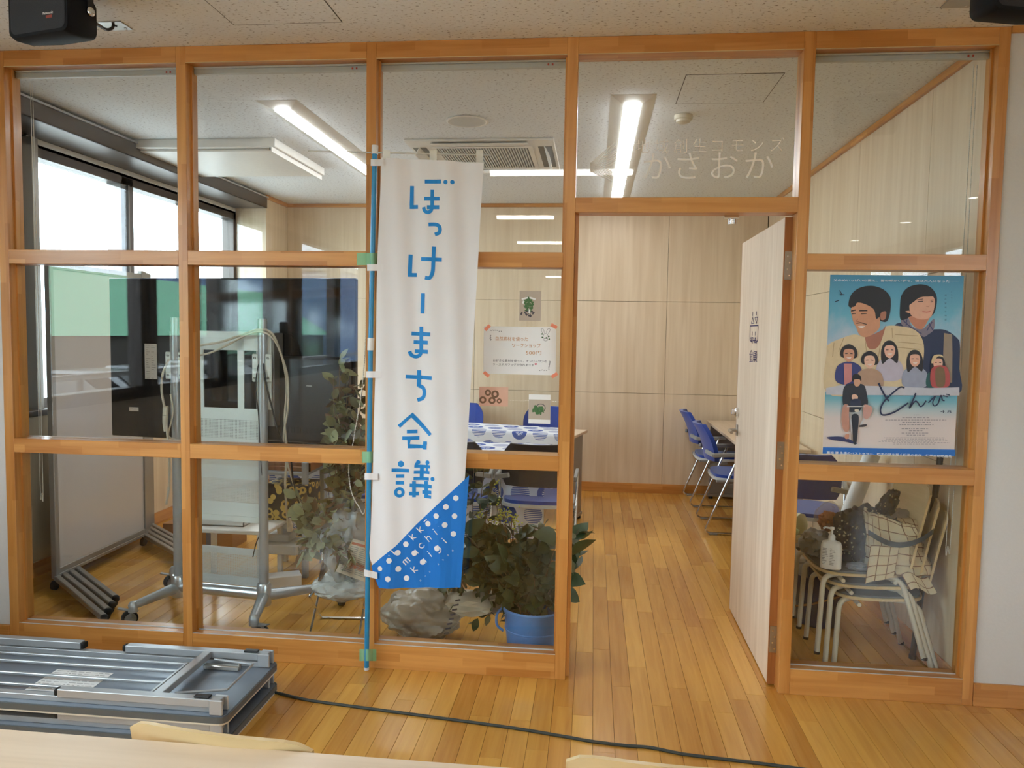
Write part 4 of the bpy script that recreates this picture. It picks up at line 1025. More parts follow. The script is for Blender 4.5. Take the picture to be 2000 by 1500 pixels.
# ---- TV trolley (rotated a little, left end further away)
TA = -.115
tv = thing('screen_trolley', 'silver two-post trolley with white perforated panels carrying the big dark screen', 'trolley', (.787, .48, 0), TA)
JX = .247
for s in (-1, 1):
    MB().tube([(s*JX, 0, .10), (s*JX, 0, 1.535)], .0235, 20).tube([(s*JX, 0, 1.535), (s*JX, 0, 1.541)], .021, 20).build('post', M_ALUP, tv)
    MB().lathe([(.034, .085), (.036, .09), (.036, .19), (.030, .20), (.024, .20)], (s*JX, 0, 0), 22).build('post_socket', M_ALU, tv)
    lg = [((s*JX, 0, .135), (s*(JX+.085), -.235, .108)), ((s*JX, 0, .135), (s*(JX+.25), .30, .112))]
    for k, (a, b_) in enumerate(lg):
        MB().tube([a, b_, tuple(Vector(b_)+Vector((0, 0, -.03)))], [.030, .024, .024], 16).lathe([(.0, .024), (.014, .021), (.022, .01), (.0245, 0)], b_, 16).build('leg', M_ALUP, tv)
        w = MB(); bx, by_ = b_[0]+(.03*s), b_[1]+.01
        M_ = Matrix.Rotation(PI/2, 4, 'X') if k == 0 else Matrix.Rotation(PI/2, 4, 'Y')
        w.lathe([(.0, -.018), (.034, -.018), (.038, -.012), (.038, .012), (.034, .018), (0, .018)], (bx, by_, .039), 22, Matrix.Rotation(.5*s if k else .9, 4, 'Z') @ M_)
        c_ = w.build('caster', M_RUBBER, tv)
        MB().lathe([(.0, -.021), (.028, -.021), (.028, .021), (0, .021)], (bx, by_, .039), 20, Matrix.Rotation(.5*s if k else .9, 4, 'Z') @ M_).build('wheel_cover', M_GREYP, c_)
        MB().box(bx-.012-.03*s, by_-.016, .045, bx+.02, by_+.016, .082, ch=.005).bar((bx, by_, .078), (bx+.05*s, by_-.02, .09), .022, .005).build('brake_fork', M_GREYP, c_)
MB().tube([(-JX, 0, .14), (JX, 0, .14)], .030, 20).build('cross_tube', M_ALU, tv)
pm = perf_mat('perforated_white_sheet', C3(222, 228, 224), .0078, .5, [(.60, .72), (.79, .90), (.93, 1.03)])
g = MB(); g.box(-JX+.02, .018, .52, JX-.02, .020, 1.06).build('perforated_panel', pm, tv)
fr = MB()
fr.box(-JX-.02, .014, 1.05, JX+.0, .018, 1.085).box(-JX-.02, .010, 1.44, JX+.04, .018, 1.475, ch=.001)
for x0, x1 in ((-JX-.02, -JX+.012), (-.13, -.095), (.10, .135), (JX-.01, JX+.04)): fr.box(x0, .010, 1.085, x1, .018, 1.44)
fr.box(-JX+.0, .010, 1.38, JX, .016, 1.44)
fr.box(-JX+.02, .014, .50, JX-.02, .022, .53)
fr.build('mount_frame', M_CREAMW, tv)
for s in (-1, 1):
    for q in (-1, 1):
        MB().box(s*JX+q*.036-.018, -.012, 1.225, s*JX+q*.036+.018, .0, 1.365, ch=.004).build('clamp_plate', M_CREAMW, tv)
        for z in (1.245, 1.345): MB().lathe([(0, 0), (.006, 0), (.006, .004)], (s*JX+q*.036, -.012, z), 10, Matrix.Rotation(PI/2, 4, 'X'), cap=False).build('screw', M_STEEL, tv)
    MB().box(s*JX-.05, .02, 1.0, s*JX+.05, .11, 1.47, ch=.002).build('bracket', M_GREYALU, tv)
pm2 = perf_mat('fine_mesh_sheet', C3(186, 190, 188), .006, .62, [(.22, .335)])
MB().box(-JX+.02, -.002, .175, JX-.02, .0, .37).build('lower_mesh_panel', pm2, tv)
# ---- screen, seen from behind
sc = thing('large_screen', 'large black flat screen seen from behind, mounted on the silver trolley', 'television', (.787-.01, .60, .895), TA)
W2, HH = .715, .855
MB().box(-W2, 0, 0, W2, .035, HH, ch=.008).build('screen_panel', M_BLACKG, sc)
MB().box(.10, -.045, .02, .70, 0, .46, ch=.02).build('rear_housing', mat('rear_housing_black', C3(30, 31, 34), .4), sc)
g = MB()
for k in range(14): g.box(.18+k*.034, -.0462, .07, .20+k*.034, -.0449, .10)
for k in range(16): g.box(.16, -.0462, .15+k*.008, .62, -.0449, .153+k*.008)
g.build('vent_grille', M_BLACK, sc)
MB().box(.22, -.0465, .315, .30, -.045, .319).box(.47, -.0465, .31, .50, -.045, .314).build('port_marks', M_LGREY, sc)
tl = lambda x0, y0, x1, y1: [ (P(a, b_, Y=.64)-Vector((.777, .60, .895))) for a, b_ in ((x0, y0), (x1, y1))]
def sticker(px0, py0, px1, py1, lines_):
    a, b_ = tl(px0, py0, px1, py1); a = Matrix.Rotation(-TA, 4, 'Z') @ a; b_ = Matrix.Rotation(-TA, 4, 'Z') @ b_
    s_ = MB().box(a.x, -.0008, b_.z, b_.x, .0, a.z).build('sticker', M_PAPER, sc)
    g = MB(); r_ = random.Random(1)
    for k in range(lines_):
        z = a.z-.008-(a.z-b_.z-.014)*k/max(1, lines_-1)
        for c in (.12, .55):
            if r_.random() < .8: g.box(a.x+(b_.x-a.x)*c, -.0013, z-.0016, a.x+(b_.x-a.x)*(c+r_.uniform(.12, .36)), -.0008, z)
    g.build('sticker_text', M_GREYP, s_)
sticker(278, 671, 305, 741, 16); sticker(245, 796, 265, 804, 1)
# ---- cables of the screen
def cable(name, label, pts, r, m): return MB().tube(spline(pts, 7), r, 8).build(name, m, None, label, 'cable')
cable('power_cable', 'ivory cable hanging in front of the screen with an in-line switch', [P(330, 702, Y=.46), P(318, 730, Y=.44), P(316, 765, Y=.44), P(322, 800, Y=.44), P(327, 850, Y=.44), P(331, 900, Y=.44), P(330, 950, Y=.44), P(325, 985, Y=.44)], .006, M_CABLEW)
t = thing('inline_connector', 'ivory plug connector on the cable in front of the screen', 'connector', P(323, 812, Y=.44)); t.rotation_euler = (0, .05, 0)
MB().box(-.012, -.010, -.0, .012, .010, .05, ch=.004).lathe([(.014, 0), (.012, -.04), (.006, -.075), (.006, -.08)], (0, 0, 0), 12).build('body', M_CABLEW, t)
cable('signal_cable', 'ivory cable looping beside the left trolley post', [P(333, 770, Y=.47), P(338, 800, Y=.46), P(334, 825, Y=.46), P(329, 850, Y=.45), P(340, 858, Y=.46), P(352, 860, Y=.47)], .004, M_CABLEW)
cable('power_cable', 'pair of ivory cables draped over the mount frame between the posts, upper one', [P(352, 688, Y=.45), P(385, 676, Y=.44), P(430, 668, Y=.44), P(470, 655, Y=.44), P(505, 644, Y=.43), P(530, 650, Y=.43), P(545, 680, Y=.44), P(556, 720, Y=.45), P(560, 760, Y=.45), P(556, 820, Y=.45), P(560, 880, Y=.45), P(557, 950, Y=.5), P(562, 1020, Y=.6), P(566, 1036, Y=.62)], .0058, M_CABLEW)
cable('power_cable', 'pair of ivory cables draped over the mount frame between the posts, lower one', [P(352, 695, Y=.45), P(400, 692, Y=.44), P(440, 676, Y=.44), P(480, 655, Y=.43), P(512, 648, Y=.425), P(536, 665, Y=.43), P(552, 700, Y=.44), P(562, 740, Y=.44), P(562, 800, Y=.44), P(554, 850, Y=.45), P(560, 900, Y=.45), P(582, 970, Y=.5), P(600, 1010, Y=.55)], .0052, M_CABLEW)
cable('signal_cable', 'thin black cable hanging down beside the right trolley post with a plug at its end', [P(514, 690, Y=.44), P(503, 720, Y=.43), P(500, 760, Y=.43), P(505, 810, Y=.43), P(508, 870, Y=.43), P(511, 920, Y=.43), P(516, 980, Y=.44), P(512, 1030, Y=.44), P(500, 1062, Y=.44), P(494, 1088, Y=.44)], .0028, M_CABLEB)
cable('signal_cable', 'black cable crossing the right trolley post and falling behind the leaves', [P(513, 700, Y=.44), P(520, 750, Y=.42), P(532, 800, Y=.42), P(545, 850, Y=.43), P(566, 890, Y=.44), P(573, 940, Y=.46), P(585, 985, Y=.5), P(604, 1025, Y=.55)], .0048, M_CABLEB)
t = thing('power_plug', 'ivory mains plug at the lower end of the cable beside the trolley', 'plug', P(566, 1030, Y=.62)); MB().box(-.014, -.012, -.022, .014, .012, .022, ch=.004).lathe([(.012, .02), (.006, .05)], n=10).build('body', M_CABLEW, t)

# ---- nested mobile whiteboards
M_BOARD = mat('whiteboard_enamel', C3(190, 184, 180), .25, coat=.4, noise_amt=.02)
def board(label):
    t = thing('mobile_whiteboard', label, 'whiteboard', group='nested whiteboards by the window'); L_ = .94
    MB().box(-.006, .03, .115, .006, L_-.03, 1.82).build('board', M_BOARD, t)
    MB().box(-.016, 0, .07, .016, .034, 1.86, ch=.003).box(-.016, L_-.034, .07, .016, L_, 1.86, ch=.003).build('upright', M_GREYALU, t)
    MB().box(-.014, .03, .095, .014, L_-.03, .125, ch=.002).box(-.014, .03, 1.80, .014, L_-.03, 1.84, ch=.002).build('frame_rail', M_GREYALU, t)
    for y, dy in ((.02, -.50), (L_-.02, -.50)):
        a, b_ = (-.0, y, .075), (.60, y+dy, .055)
        f = MB().bar(a, b_, .03, .03, ch=.004).build('foot', M_GREYALU, t)
        d = (Vector(b_)-Vector(a)).normalized()
        MB().bar(Vector(b_)-d*.02, Vector(b_)+d*.012, .034, .036, ch=.012).build('end_cap', M_RUBBER, f)
        MB().lathe([(0, -.012), (.024, -.012), (.026, 0), (.024, .012), (0, .012)], Vector(b_)+Vector((-.03, .025, -.029)), 16, Matrix.Rotation(PI/2, 4, 'Y')).build('caster', M_RUBBER, f)
        MB().lathe([(0, -.012), (.026, -.012), (.028, 0), (.026, .012), (0, .012)], (-.01, y, .029), 16, Matrix.Rotation(PI/2, 4, 'Y')).build('caster', M_RUBBER, t)
    MB().bar((0, .02, .085), (0, L_-.02, .085), .03, .02, ch=.003).build('base_bar', M_GREYALU, t)
    return t
b0 = board('mobile whiteboard nearest the viewer, first of the four nested by the window')
b0.location = (-.305, .70, 0); b0.rotation_euler = (0, 0, .03)
for i in range(1, 4): dup(b0, (-.305-.038*i, .70+.088*i, 0), .03, 'mobile whiteboard nested behind the nearest one, %s from the front' % ('second', 'third', 'fourth')[i-1])

# ---- tables with printed cloths
def cloth_mat():
    m, t, p, N, L = nmat('white_cloth_with_blue_circles')
    tc = N.new('ShaderNodeTexCoord'); sp = N.new('ShaderNodeSeparateXYZ'); L.new(tc.outputs['UV'], sp.inputs[0])
    S = .17
    u = math_(N, L, 'DIVIDE', sp.outputs['X'], S); v = math_(N, L, 'DIVIDE', sp.outputs['Y'], S*.82)
    rowi = math_(N, L, 'FLOOR', v); u2 = math_(N, L, 'ADD', u, math_(N, L, 'MULTIPLY', rowi, .5))
    ci = math_(N, L, 'FLOOR', u2); cx = math_(N, L, 'SUBTRACT', math_(N, L, 'FRACT', u2), .5); cy = math_(N, L, 'MULTIPLY', math_(N, L, 'SUBTRACT', math_(N, L, 'FRACT', v), .5), .82)
    cb = N.new('ShaderNodeCombineXYZ'); L.new(ci, cb.inputs[0]); L.new(rowi, cb.inputs[1])
    wn = N.new('ShaderNodeTexWhiteNoise'); wn.noise_dimensions = '2D'; L.new(cb.outputs[0], wn.inputs['Vector']); rv = wn.outputs['Value']
    r = math_(N, L, 'SQRT', math_(N, L, 'ADD', math_(N, L, 'MULTIPLY', cx, cx), math_(N, L, 'MULTIPLY', cy, cy)))
    disc = math_(N, L, 'LESS_THAN', r, .36)
    # three motifs: solid with a pale dotted flower, stripes, lattice
    ang = math_(N, L, 'ARCTAN2', cy, cx)
    petals = math_(N, L, 'GREATER_THAN', math_(N, L, 'SINE', math_(N, L, 'MULTIPLY', ang, 11)), .1)
    flower = math_(N, L, 'MULTIPLY', math_(N, L, 'LESS_THAN', r, .17), math_(N, L, 'MULTIPLY', petals, math_(N, L, 'GREATER_THAN', r, .05)))
    mot_a = math_(N, L, 'SUBTRACT', 1, flower)
    mot_b = math_(N, L, 'GREATER_THAN', math_(N, L, 'SINE', math_(N, L, 'MULTIPLY', cy, 90)), 0)
    mot_c = math_(N, L, 'GREATER_THAN', math_(N, L, 'MULTIPLY', math_(N, L, 'SINE', math_(N, L, 'MULTIPLY', math_(N, L, 'ADD', cx, cy), 75)), math_(N, L, 'SINE', math_(N, L, 'MULTIPLY', math_(N, L, 'SUBTRACT', cx, cy), 75))), 0)
    isa = math_(N, L, 'LESS_THAN', rv, .4); isc = math_(N, L, 'GREATER_THAN', rv, .72); isb = math_(N, L, 'SUBTRACT', 1, math_(N, L, 'ADD', isa, isc))
    pat = math_(N, L, 'ADD', math_(N, L, 'ADD', math_(N, L, 'MULTIPLY', isa, mot_a), math_(N, L, 'MULTIPLY', isb, mot_b)), math_(N, L, 'MULTIPLY', isc, mot_c))
    f = math_(N, L, 'MULTIPLY', pat, disc)
    mx = N.new('ShaderNodeMix'); mx.data_type = 'RGBA'; mx.inputs[6].default_value = C3(224, 226, 232); mx.inputs[7].default_value = C3(52, 82, 158)
    L.new(f, mx.inputs[0]); L.new(mx.outputs[2], p.inputs['Base Color']); p.inputs['Roughness'].default_value = .75
    return m
M_TCLOTH = cloth_mat()
def meeting_table(label, loc, rz, lx_, ly, clabel, drop, cut=0):
    t = thing('meeting_table', label, 'table', loc, rz, group='work tables of the meeting room')
    MB().box(-lx_/2, -ly/2, .692, lx_/2, ly/2, .716, ch=.003).build('table_top', M_TABLETOP, t)
    for s in (-1, 1):
        MB().box(s*(lx_/2-.05)-.018, -ly/2+.03, .05, s*(lx_/2-.05)+.018, ly/2-.03, .69, ch=.002).build('end_panel', M_GREYALU, t)
        MB().box(s*(lx_/2-.05)-.02, -ly/2+.0, .02, s*(lx_/2-.05)+.02, ly/2-.0, .05, ch=.004).build('foot_bar', M_GREYALU, t)
        for y in (-ly/2+.05, ly/2-.05): MB().lathe([(0, 0), (.02, 0), (.02, .02), (0, .02)], (s*(lx_/2-.05), y, 0), 10).build('glide', M_RUBBER, t)
    MB().box(-lx_/2+.07, -.02, .60, lx_/2-.07, .02, .66).build('rail', M_GREYALU, t)
    if clabel:
        c = thing('tablecloth', clabel, 'tablecloth', loc, rz, group='blue circle tablecloths')
        x0, x1 = -lx_/2-.004, lx_/2-cut
        def f(u, v):
            x = x0+(x1-x0)*u; s_ = v*(ly+.01+drop+.08)-.08
            if s_ < 0: return Vector((x, ly/2+.006, .7185+s_))
            if s_ <= ly+.01: return Vector((x, ly/2+.006-s_, .7195))
            d = s_-ly-.01; return Vector((x, -ly/2-.006-.018*(1-math.exp(-d*8))-.012*math.sin(x*22)*min(1, d*3)-.006*math.sin(x*47)*min(1, d*3), .7195-d))
        g = MB(); g.grid(f, 120, 60, (x1-x0, ly+.09+drop)); g.build('cloth', M_TCLOTH, c)
    return t
meeting_table('far work table by the back wall with a patterned cloth over most of it', (1.72, 2.99, 0), -.24, 1.8, .40, 'white cloth with blue circles on the far table, falling over its front edge', .42, .10)
meeting_table('near work table with patterned cloth reaching almost to the floor', (1.46, 1.88, 0), -.02, 1.85, .42, 'white cloth with blue circles on the near table, hanging nearly to the floor', .56)
meeting_table('bare pale desk along the right wall', (3.955, 3.08, 0), PI/2, 1.72, .46, None, 0)

def blue_chair(label, group, backm):
    t = thing('blue_chair', label, 'chair', group=group)
    out = []
    for k in range(32):
        a = 2*PI*k/32; e = .5
        out.append((math.copysign(abs(math.cos(a))**e, math.cos(a))*.225, math.copysign(abs(math.sin(a))**e, math.sin(a))*.215+.02))
    MB().prism([(x*1.04, (y-.02)*1.04+.02, .405) for x, y in out], (0, 0, .02), True).build('seat_shell', M_LGREY, t)
    MB().prism([(x*.97, (y-.02)*.97+.02, .4245) for x, y in out], (0, 0, .022), True).build('seat_cushion', M_BLUEF, t)
    def bk(u, v, o_=0):
        a = (u-.5)*2; wd = .215*(1-.30*max(0, (v-.55)/.45)**2-.12*max(0, (.3-v)/.3)**2)
        x = a*wd; z = .545+.275*v; cv = .05*(1-a*a)
        y = -.185-.10*v-cv+.0+o_+.02*math.sin(v*PI)
        return Vector((x, y, z))
    g = MB(); g.grid(lambda u, v: bk(u, v, .02), 16, 12); g.grid(lambda u, v: bk(1-u, v, -.012), 16, 12)
    ed = [(u/16, 0) for u in range(17)]+[(1, v/12) for v in range(1, 13)]+[(1-u/16, 1) for u in range(1, 17)]+[(0, 1-v/12) for v in range(1, 13)]
    for a, b_ in zip(ed, ed[1:]): g.face([bk(*a, -.012), bk(*b_, -.012), bk(*b_, .02), bk(*a, .02)])
    g.build('backrest', backm, t)
    for s in (-1, 1):
        MB().tube(fillet([(s*.245, .19, .012), (s*.245, -.27, .012), (s*.245, -.03, .605)], .05, 6), .0095, 10).build('side_tube', M_CHROME, t)
        MB().bar((s*.243, -.22, .60), (s*.243, .03, .612), .022, .03, ch=.004).bar((s*.243, -.215, .60), (s*.16, -.262, .62), .02, .03, ch=.004).build('arm_bracket', M_GREYP, t)
        MB().box(s*.235-.012, -.19, .398, s*.235+.012, -.10, .415, ch=.003).bar((s*.238, -.13, .36), (s*.22, .05, .40), .012, .03).build('seat_bracket', M_GREYP, t)
        for y in (-.20, .15): MB().box(s*.245-.011, y-.03, .0, s*.245+.011, y+.03, .014, ch=.003).build('floor_glide', M_GREYP, t)
    MB().tube([(-.245, .19, .012), (.245, .19, .012)], .0095, 10).build('front_tube', M_CHROME, t)
    return t
bc = blue_chair('blue office chair at the right-hand desk, farther of the two beside the door leaf', 'blue chairs of the meeting room', M_BLUEF)
bc.location = (3.80, 3.74, 0); bc.rotation_euler = (0, 0, -PI/2)
G = 'blue chairs of the meeting room'
dup(bc, (3.80, 2.82, 0), -PI/2, 'blue office chair at the right-hand desk, nearer of the two beside the door leaf')
dup(bc, (3.97, 1.62, 0), -.25, 'blue chair half hidden behind the lower left corner of the poster')
dup(bc, (2.27, 3.48, 0), PI, 'blue chair behind the far table, under the wreath photograph')
dup(bc, (1.46, 3.62, 0), PI+.05, 'blue chair behind the far table, its back beside the banner edge')
nc = blue_chair('chair with dark navy back at the near table, rightmost beside the door post', 'dark-backed chairs at the near table', M_NAVY)
nc.location = (2.345, 1.66, 0); nc.rotation_euler = (0, 0, -.03)
dup(nc, (1.80, 1.66, 0), .04, 'chair with dark navy back at the near table, behind the banner edge')
dup(nc, (1.22, 1.64, 0), .12, 'chair with dark navy back at the near table, behind the dried eucalyptus')

# ---- papers on the back wall
YW_ = .0514; KS = .452
def sheet(name, label, px0, py0, px1, py1, m, cat='notice'):
    t = thing(name, label, cat); a, b_ = P(px0, py0, Y=YW_), P(px1, py1, Y=YW_)
    MB().box(a.x, YW_-.0003, b_.z, b_.x, YW_, a.z).build('sheet', m, t)
    return t, a, b_
M_INK = mat('brown_ink', C3(196, 142, 96), .7); M_INKB = mat('dark_ink', C3(74, 70, 80), .7); M_TAPEP = mat('coral_tape', C3(244, 150, 120), .6)
M_LEAFP = mat('green_print', C3(72, 110, 66), .7, nscale=80, noise_amt=.4); M_BEIGEP = mat('photo_backdrop_print', C3(186, 172, 156), .7)
t, a, b_ = sheet('workshop_notice', 'white workshop notice with brown headline and corner tapes on the pane right of the banner', 945, 637, 1085, 733, M_PAPER)
def on(px, py, d=.0012): return P(px, py, Y=YW_-.0002-d*.4)
def tw(body, px0, py, px1, hgt, m): a_, e_ = on(px0, py), on(px1, py); text(body, a_, (1, 0, 0), (0, 0, 1), hgt*KS, m, t, 'printed_text', width=e_.x-a_.x, bold=.004)
tw('自然素材を使った', 968, 664.5, 1031, .042, M_INK); tw('ワークショップ', 1000, 677.5, 1056, .042, M_INK); tw('500円', 1027, 692, 1057, .042, M_INK)
tw('お好きな素材を使って、オンリーワンの', 963, 706, 1068, .026, M_INKB); tw('リースやスワッグが作れまーす', 963, 713.5, 1043, .026, M_INKB)
text('❤', on(1044, 713.5), (1, 0, 0), (0, 0, 1), .026*KS, mat('red_ink', C3(206, 60, 96), .7), t, 'printed_text')
def sq(mb, c, w, h, rot, d=.0014):
    c = on(c[0], c[1], d); ca, sa = math.cos(rot), math.sin(rot)
    mb.face([c+Vector((x*ca-z*sa, 0, x*sa+z*ca)) for x, z in ((-w*KS, -h*KS), (w*KS, -h*KS), (w*KS, h*KS), (-w*KS, h*KS))])
for c, r_ in (((952, 640), .78), ((1082, 637), -.5), ((950, 731), -.7), ((1083, 733), .6)):
    g = MB(); sq(g, c, .032, .016, r_); g.build('tape', M_TAPEP, t)
g = MB(); r_ = random.Random(5)
for k in range(12):
    c = (958+r_.uniform(-1, 1), 664-k*1.8) if k < 6 else (959+(k-6)*4, 646+r_.uniform(-1.5, 1.5)); sq(g, c, .006, .0025, r_.uniform(0, 3))
    c = (1074-(k*.3), 706+k*2.0) if k < 7 else (1072-(k-7)*4.5, 722+r_.uniform(-1.5, 1.5)); sq(g, c, .006, .0025, r_.uniform(0, 3))
g.build('leaf_garland_print', M_INKB, t)
g = Print(); Fw = lambda x, y: on(930+x/5.36, 560+y/5.36)
for pts in ([(700, 490), (682, 460), (690, 436), (705, 450), (716, 485)], [(735, 485), (745, 450), (765, 438), (774, 455), (755, 492)], [(708, 500), (700, 520), (712, 540), (745, 540), (752, 515), (740, 495), (716, 492), (708, 500)], [(712, 542), (708, 560), (730, 568), (750, 555), (745, 540)], [(716, 515), (720, 518)], [(738, 515), (742, 518)]):
    g.stroke(Fw, pts, 3, smooth=True)
g.build('rabbit_outline', M_INKB, t)
g = Print()
for c in ((690, 495), (760, 520), (692, 530), (765, 548), (735, 535)): g.disc(Fw, c, 8)
g.build('leaf_spots', M_LEAFP, t)
def leafprint(t, cx, cy, w, h, n, m, seed):
    g = MB(); r_ = random.Random(seed)
    for k in range(n):
        a_ = r_.uniform(0, 2*PI); q = r_.random()**.5
        sq(g, (cx+w*q*math.cos(a_), cy+h*q*math.sin(a_)), r_.uniform(.008, .018), r_.uniform(.004, .008), r_.uniform(0, PI), .0013+k*.00002)
    g.build('printed_leaves', m, t)
t, a, b_ = sheet('swag_photo', 'small photograph of a leafy swag with white ribbon on the pane above the workshop notice', 1015, 568, 1056, 627, M_BEIGEP, 'photograph')
leafprint(t, 1032, 594, 9, 13, 60, M_LEAFP, 1); leafprint(t, 1030, 612, 12, 6, 14, M_INKB, 2)
g = MB(); [sq(g, c, w, .008, r_, .003) for c, w, r_ in (((1025, 583), .03, .3), ((1040, 583), .03, -.3), ((1022, 590), .014, 1.2), ((1034, 608), .02, 1.5))]; g.build('printed_ribbon', M_PAPER, t)
t, a, b_ = sheet('wreath_photo', 'white-bordered photograph of a green wreath, lower down beside the door post', 1033, 770, 1074.5, 828, M_PAPER, 'photograph')
a_, c_ = on(1033, 780, .0008), on(1074.5, 820, .0008); MB().face([(a_.x, a_.y, a_.z), (c_.x, a_.y, a_.z), (c_.x, a_.y, c_.z), (a_.x, a_.y, c_.z)]).build('print_area', M_BEIGEP, t)
g = Print(); F2 = lambda x, y: on(x, y, .0012); g.stroke(F2, [(1056+9*math.cos(k*.35-2.6), 797+8*math.sin(k*.35-2.6)) for k in range(14)], 1.3); g.build('wreath_ring_print', M_INKB, t)
leafprint(t, 1050, 801, 11, 7, 60, M_LEAFP, 3)
t, a, b_ = sheet('pink_card', 'small pink card with round wreath pictures at the banner edge', 936, 755, 992, 794, mat('pink_card_paper', C3(222, 178, 156), .8), 'card')
g = Print()
for c, r in (((953, 767), 6.2), ((967, 770), 7.5), ((943, 781), 7), ((961, 782), 7), ((975, 783), 5)): g.disc(F2, c, r, r*.45)
g.build('printed_wreath', mat('brown_print', C3(128, 98, 76), .7, nscale=60, noise_amt=.4), t)

# ================================================================ PLANTS
def leaf_mesh(name, L_, w, bend, m, fold=.25):
    g = MB(); n = 5
    def f(u, v):
        s_ = math.sin(PI*min(1, v*1.02))**.75*(1-.25*v); x = (u-.5)*2*w/2*s_
        return Vector((x, L_*v, bend*L_*v*v+abs(x)*fold))
    g.grid(f, 2, n); return g.mesh(name, m)
M_LF1 = mat('dark_green_leaf', C3(62, 78, 46), .45, nscale=25, noise_amt=.35); M_LF2 = mat('olive_leaf', C3(92, 92, 58), .6, nscale=25, noise_amt=.35)
M_LF3 = mat('grey_green_dried_leaf', C3(138, 142, 104), .7, nscale=25, noise_amt=.3); M_LF4 = mat('brown_dried_leaf', C3(112, 84, 56), .7, nscale=25, noise_amt=.3)
M_STEM = mat('brown_twig', C3(110, 86, 60), .7)
M_YEL = mat('yellow_green_blossom', C3(186, 190, 70), .7, nscale=60, noise_amt=.3)
def foliage(t, stems, meshes, n, seed, rad=.03, scale=(.7, 1.3), droop=0, limit=None):
    """stems: polylines; leaves sit along them as separate parts"""
    r_ = random.Random(seed); g = MB(); Ls = [spline(s_, 6) for s_ in stems]
    for s_ in Ls: g.tube(s_, [.0035*(1-.6*i/len(s_)) for i in range(len(s_))], 5)
    g.build('stems', M_STEM, t)
    limit = limit or n; ex = MB()
    for k in range(n):
        s_ = r_.choice(Ls); q = r_.uniform(.22, 1)**.8*(len(s_)-1); i = min(int(q), len(s_)-2); p = s_[i].lerp(s_[i+1], q-i)
        d = (s_[i+1]-s_[i]).normalized()
        ax = Vector((r_.gauss(0, 1), r_.gauss(0, 1), r_.gauss(0, .8)-droop)).normalized(); dr = (d*.5+ax).normalized()
        zz = Vector((r_.gauss(0, 1), r_.gauss(0, 1)-.6, r_.gauss(0, 1)+.6)); xx = dr.cross(zz).normalized(); zz = xx.cross(dr)
        o_ = obj('leaf', r_.choice(meshes), t); sc_ = r_.uniform(*scale)
        pp = p+ax*r_.uniform(0, rad)
        if k >= limit:
            M4 = Matrix(((xx.x*sc_, dr.x*sc_, zz.x*sc_, p.x), (xx.y*sc_, dr.y*sc_, zz.y*sc_, p.y), (xx.z*sc_, dr.z*sc_, zz.z*sc_, p.z), (0, 0, 0, 1)))
            me_ = o_.data; bpy.data.objects.remove(o_); n0 = len(ex.v); ex.cm = meshes.index(me_)
            ex._add([M4 @ v.co for v in me_.vertices], [list(q.vertices) for q in me_.polygons], True); continue
        o_.matrix_local = Matrix(((xx.x*sc_, dr.x*sc_, zz.x*sc_, pp.x), (xx.y*sc_, dr.y*sc_, zz.y*sc_, pp.y), (xx.z*sc_, dr.z*sc_, zz.z*sc_, pp.z), (0, 0, 0, 1)))
    if ex.v: ex.build('inner_leaves', [q.materials[0] for q in meshes], t, kind='stuff')
# bucket
bk_ = thing('bucket', 'light blue plastic bucket on the floor holding the green branches', 'bucket', (2.425, .275, 0))
g = MB(); g.lathe([(.0, .002), (.118, .002), (.121, .012), (.142, .205), (.150, .208), (.153, .220), (.148, .228), (.140, .222), (.117, .02), (.0, .018)], n=40, cap=False); g.build('body', M_BUCKET, bk_)
MB().lathe([(.1335, .115), (.137, .118), (.137, .124), (.1345, .127)], n=40, cap=False).build('rib', M_BUCKET, bk_)
MB().tube(fillet([(-.148, .02, .20), (-.178, .0, .17), (-.175, -.01, .12), (-.14, -.02, .10)], .03), .006, 8).build('handle', M_BUCKET, bk_)
bq = thing('branch_bouquet', 'big bunch of dark green leafy branches standing in the blue bucket', 'plant', (2.425, .285, .10))
rr = random.Random(11); stems = []
for k in range(34):
    a = rr.uniform(0, 2*PI); q = rr.uniform(.08, .30); hx = -.10+q*math.cos(a)*1.05; hy = .07+q*math.sin(a)*.55; hz = rr.uniform(.22, .47)
    stems.append([(rr.uniform(-.05, .05), rr.uniform(-.05, .05), .03), (hx*.45, hy*.45, hz*.55), (hx, hy, hz)])
foliage(bq, stems, [leaf_mesh('leaf', .085, .062, -.3, M_LF1), leaf_mesh('leaf', .06, .045, -.2, M_LF1), leaf_mesh('leaf', .055, .034, .2, M_LF2)], 560, 5, .05, (.85, 1.6), .3, limit=220)
bq2 = thing('drooping_branches', 'drooping olive leafy branches between the banner and the blue bucket', 'plant', (2.12, .40, .12))
stems = []
for k in range(22):
    x = rr.uniform(-.13, .14); stems.append([(.14, 0, .1), (x*.8, rr.uniform(-.1, .1), .32), (x, rr.uniform(-.12, .12), rr.uniform(.0, .5))])
for q in ((-.07, .0, .70), (-.01, .02, .74), (.04, .02, .72), (.08, 0, .64)): stems.append([(.08, 0, .15), (q[0]*.6, .02, .42), q])
foliage(bq2, stems, [leaf_mesh('leaf', .052, .034, .2, M_LF2), leaf_mesh('leaf', .045, .036, -.2, M_LF2), leaf_mesh('leaf', .06, .04, 0, M_LF1)], 480, 6, .03, (.85, 1.4), .3, limit=170)
pw = MB(); pw.blob((2.12, .38, .185), (.17, .12, .045), 9, .25, 2.2, 3); pw.build('paper_wrapping', mat('cream_wrapping_paper', C3(190, 178, 156), .8), None, 'cream paper wrapped round the branch ends beside the bucket', 'paper')
yl = thing('yellow_blossom', 'yellow-green blossom sprigs rising above the bucket leaves', 'flower', (2.27, .42, .35))
g = MB(); sg = MB()
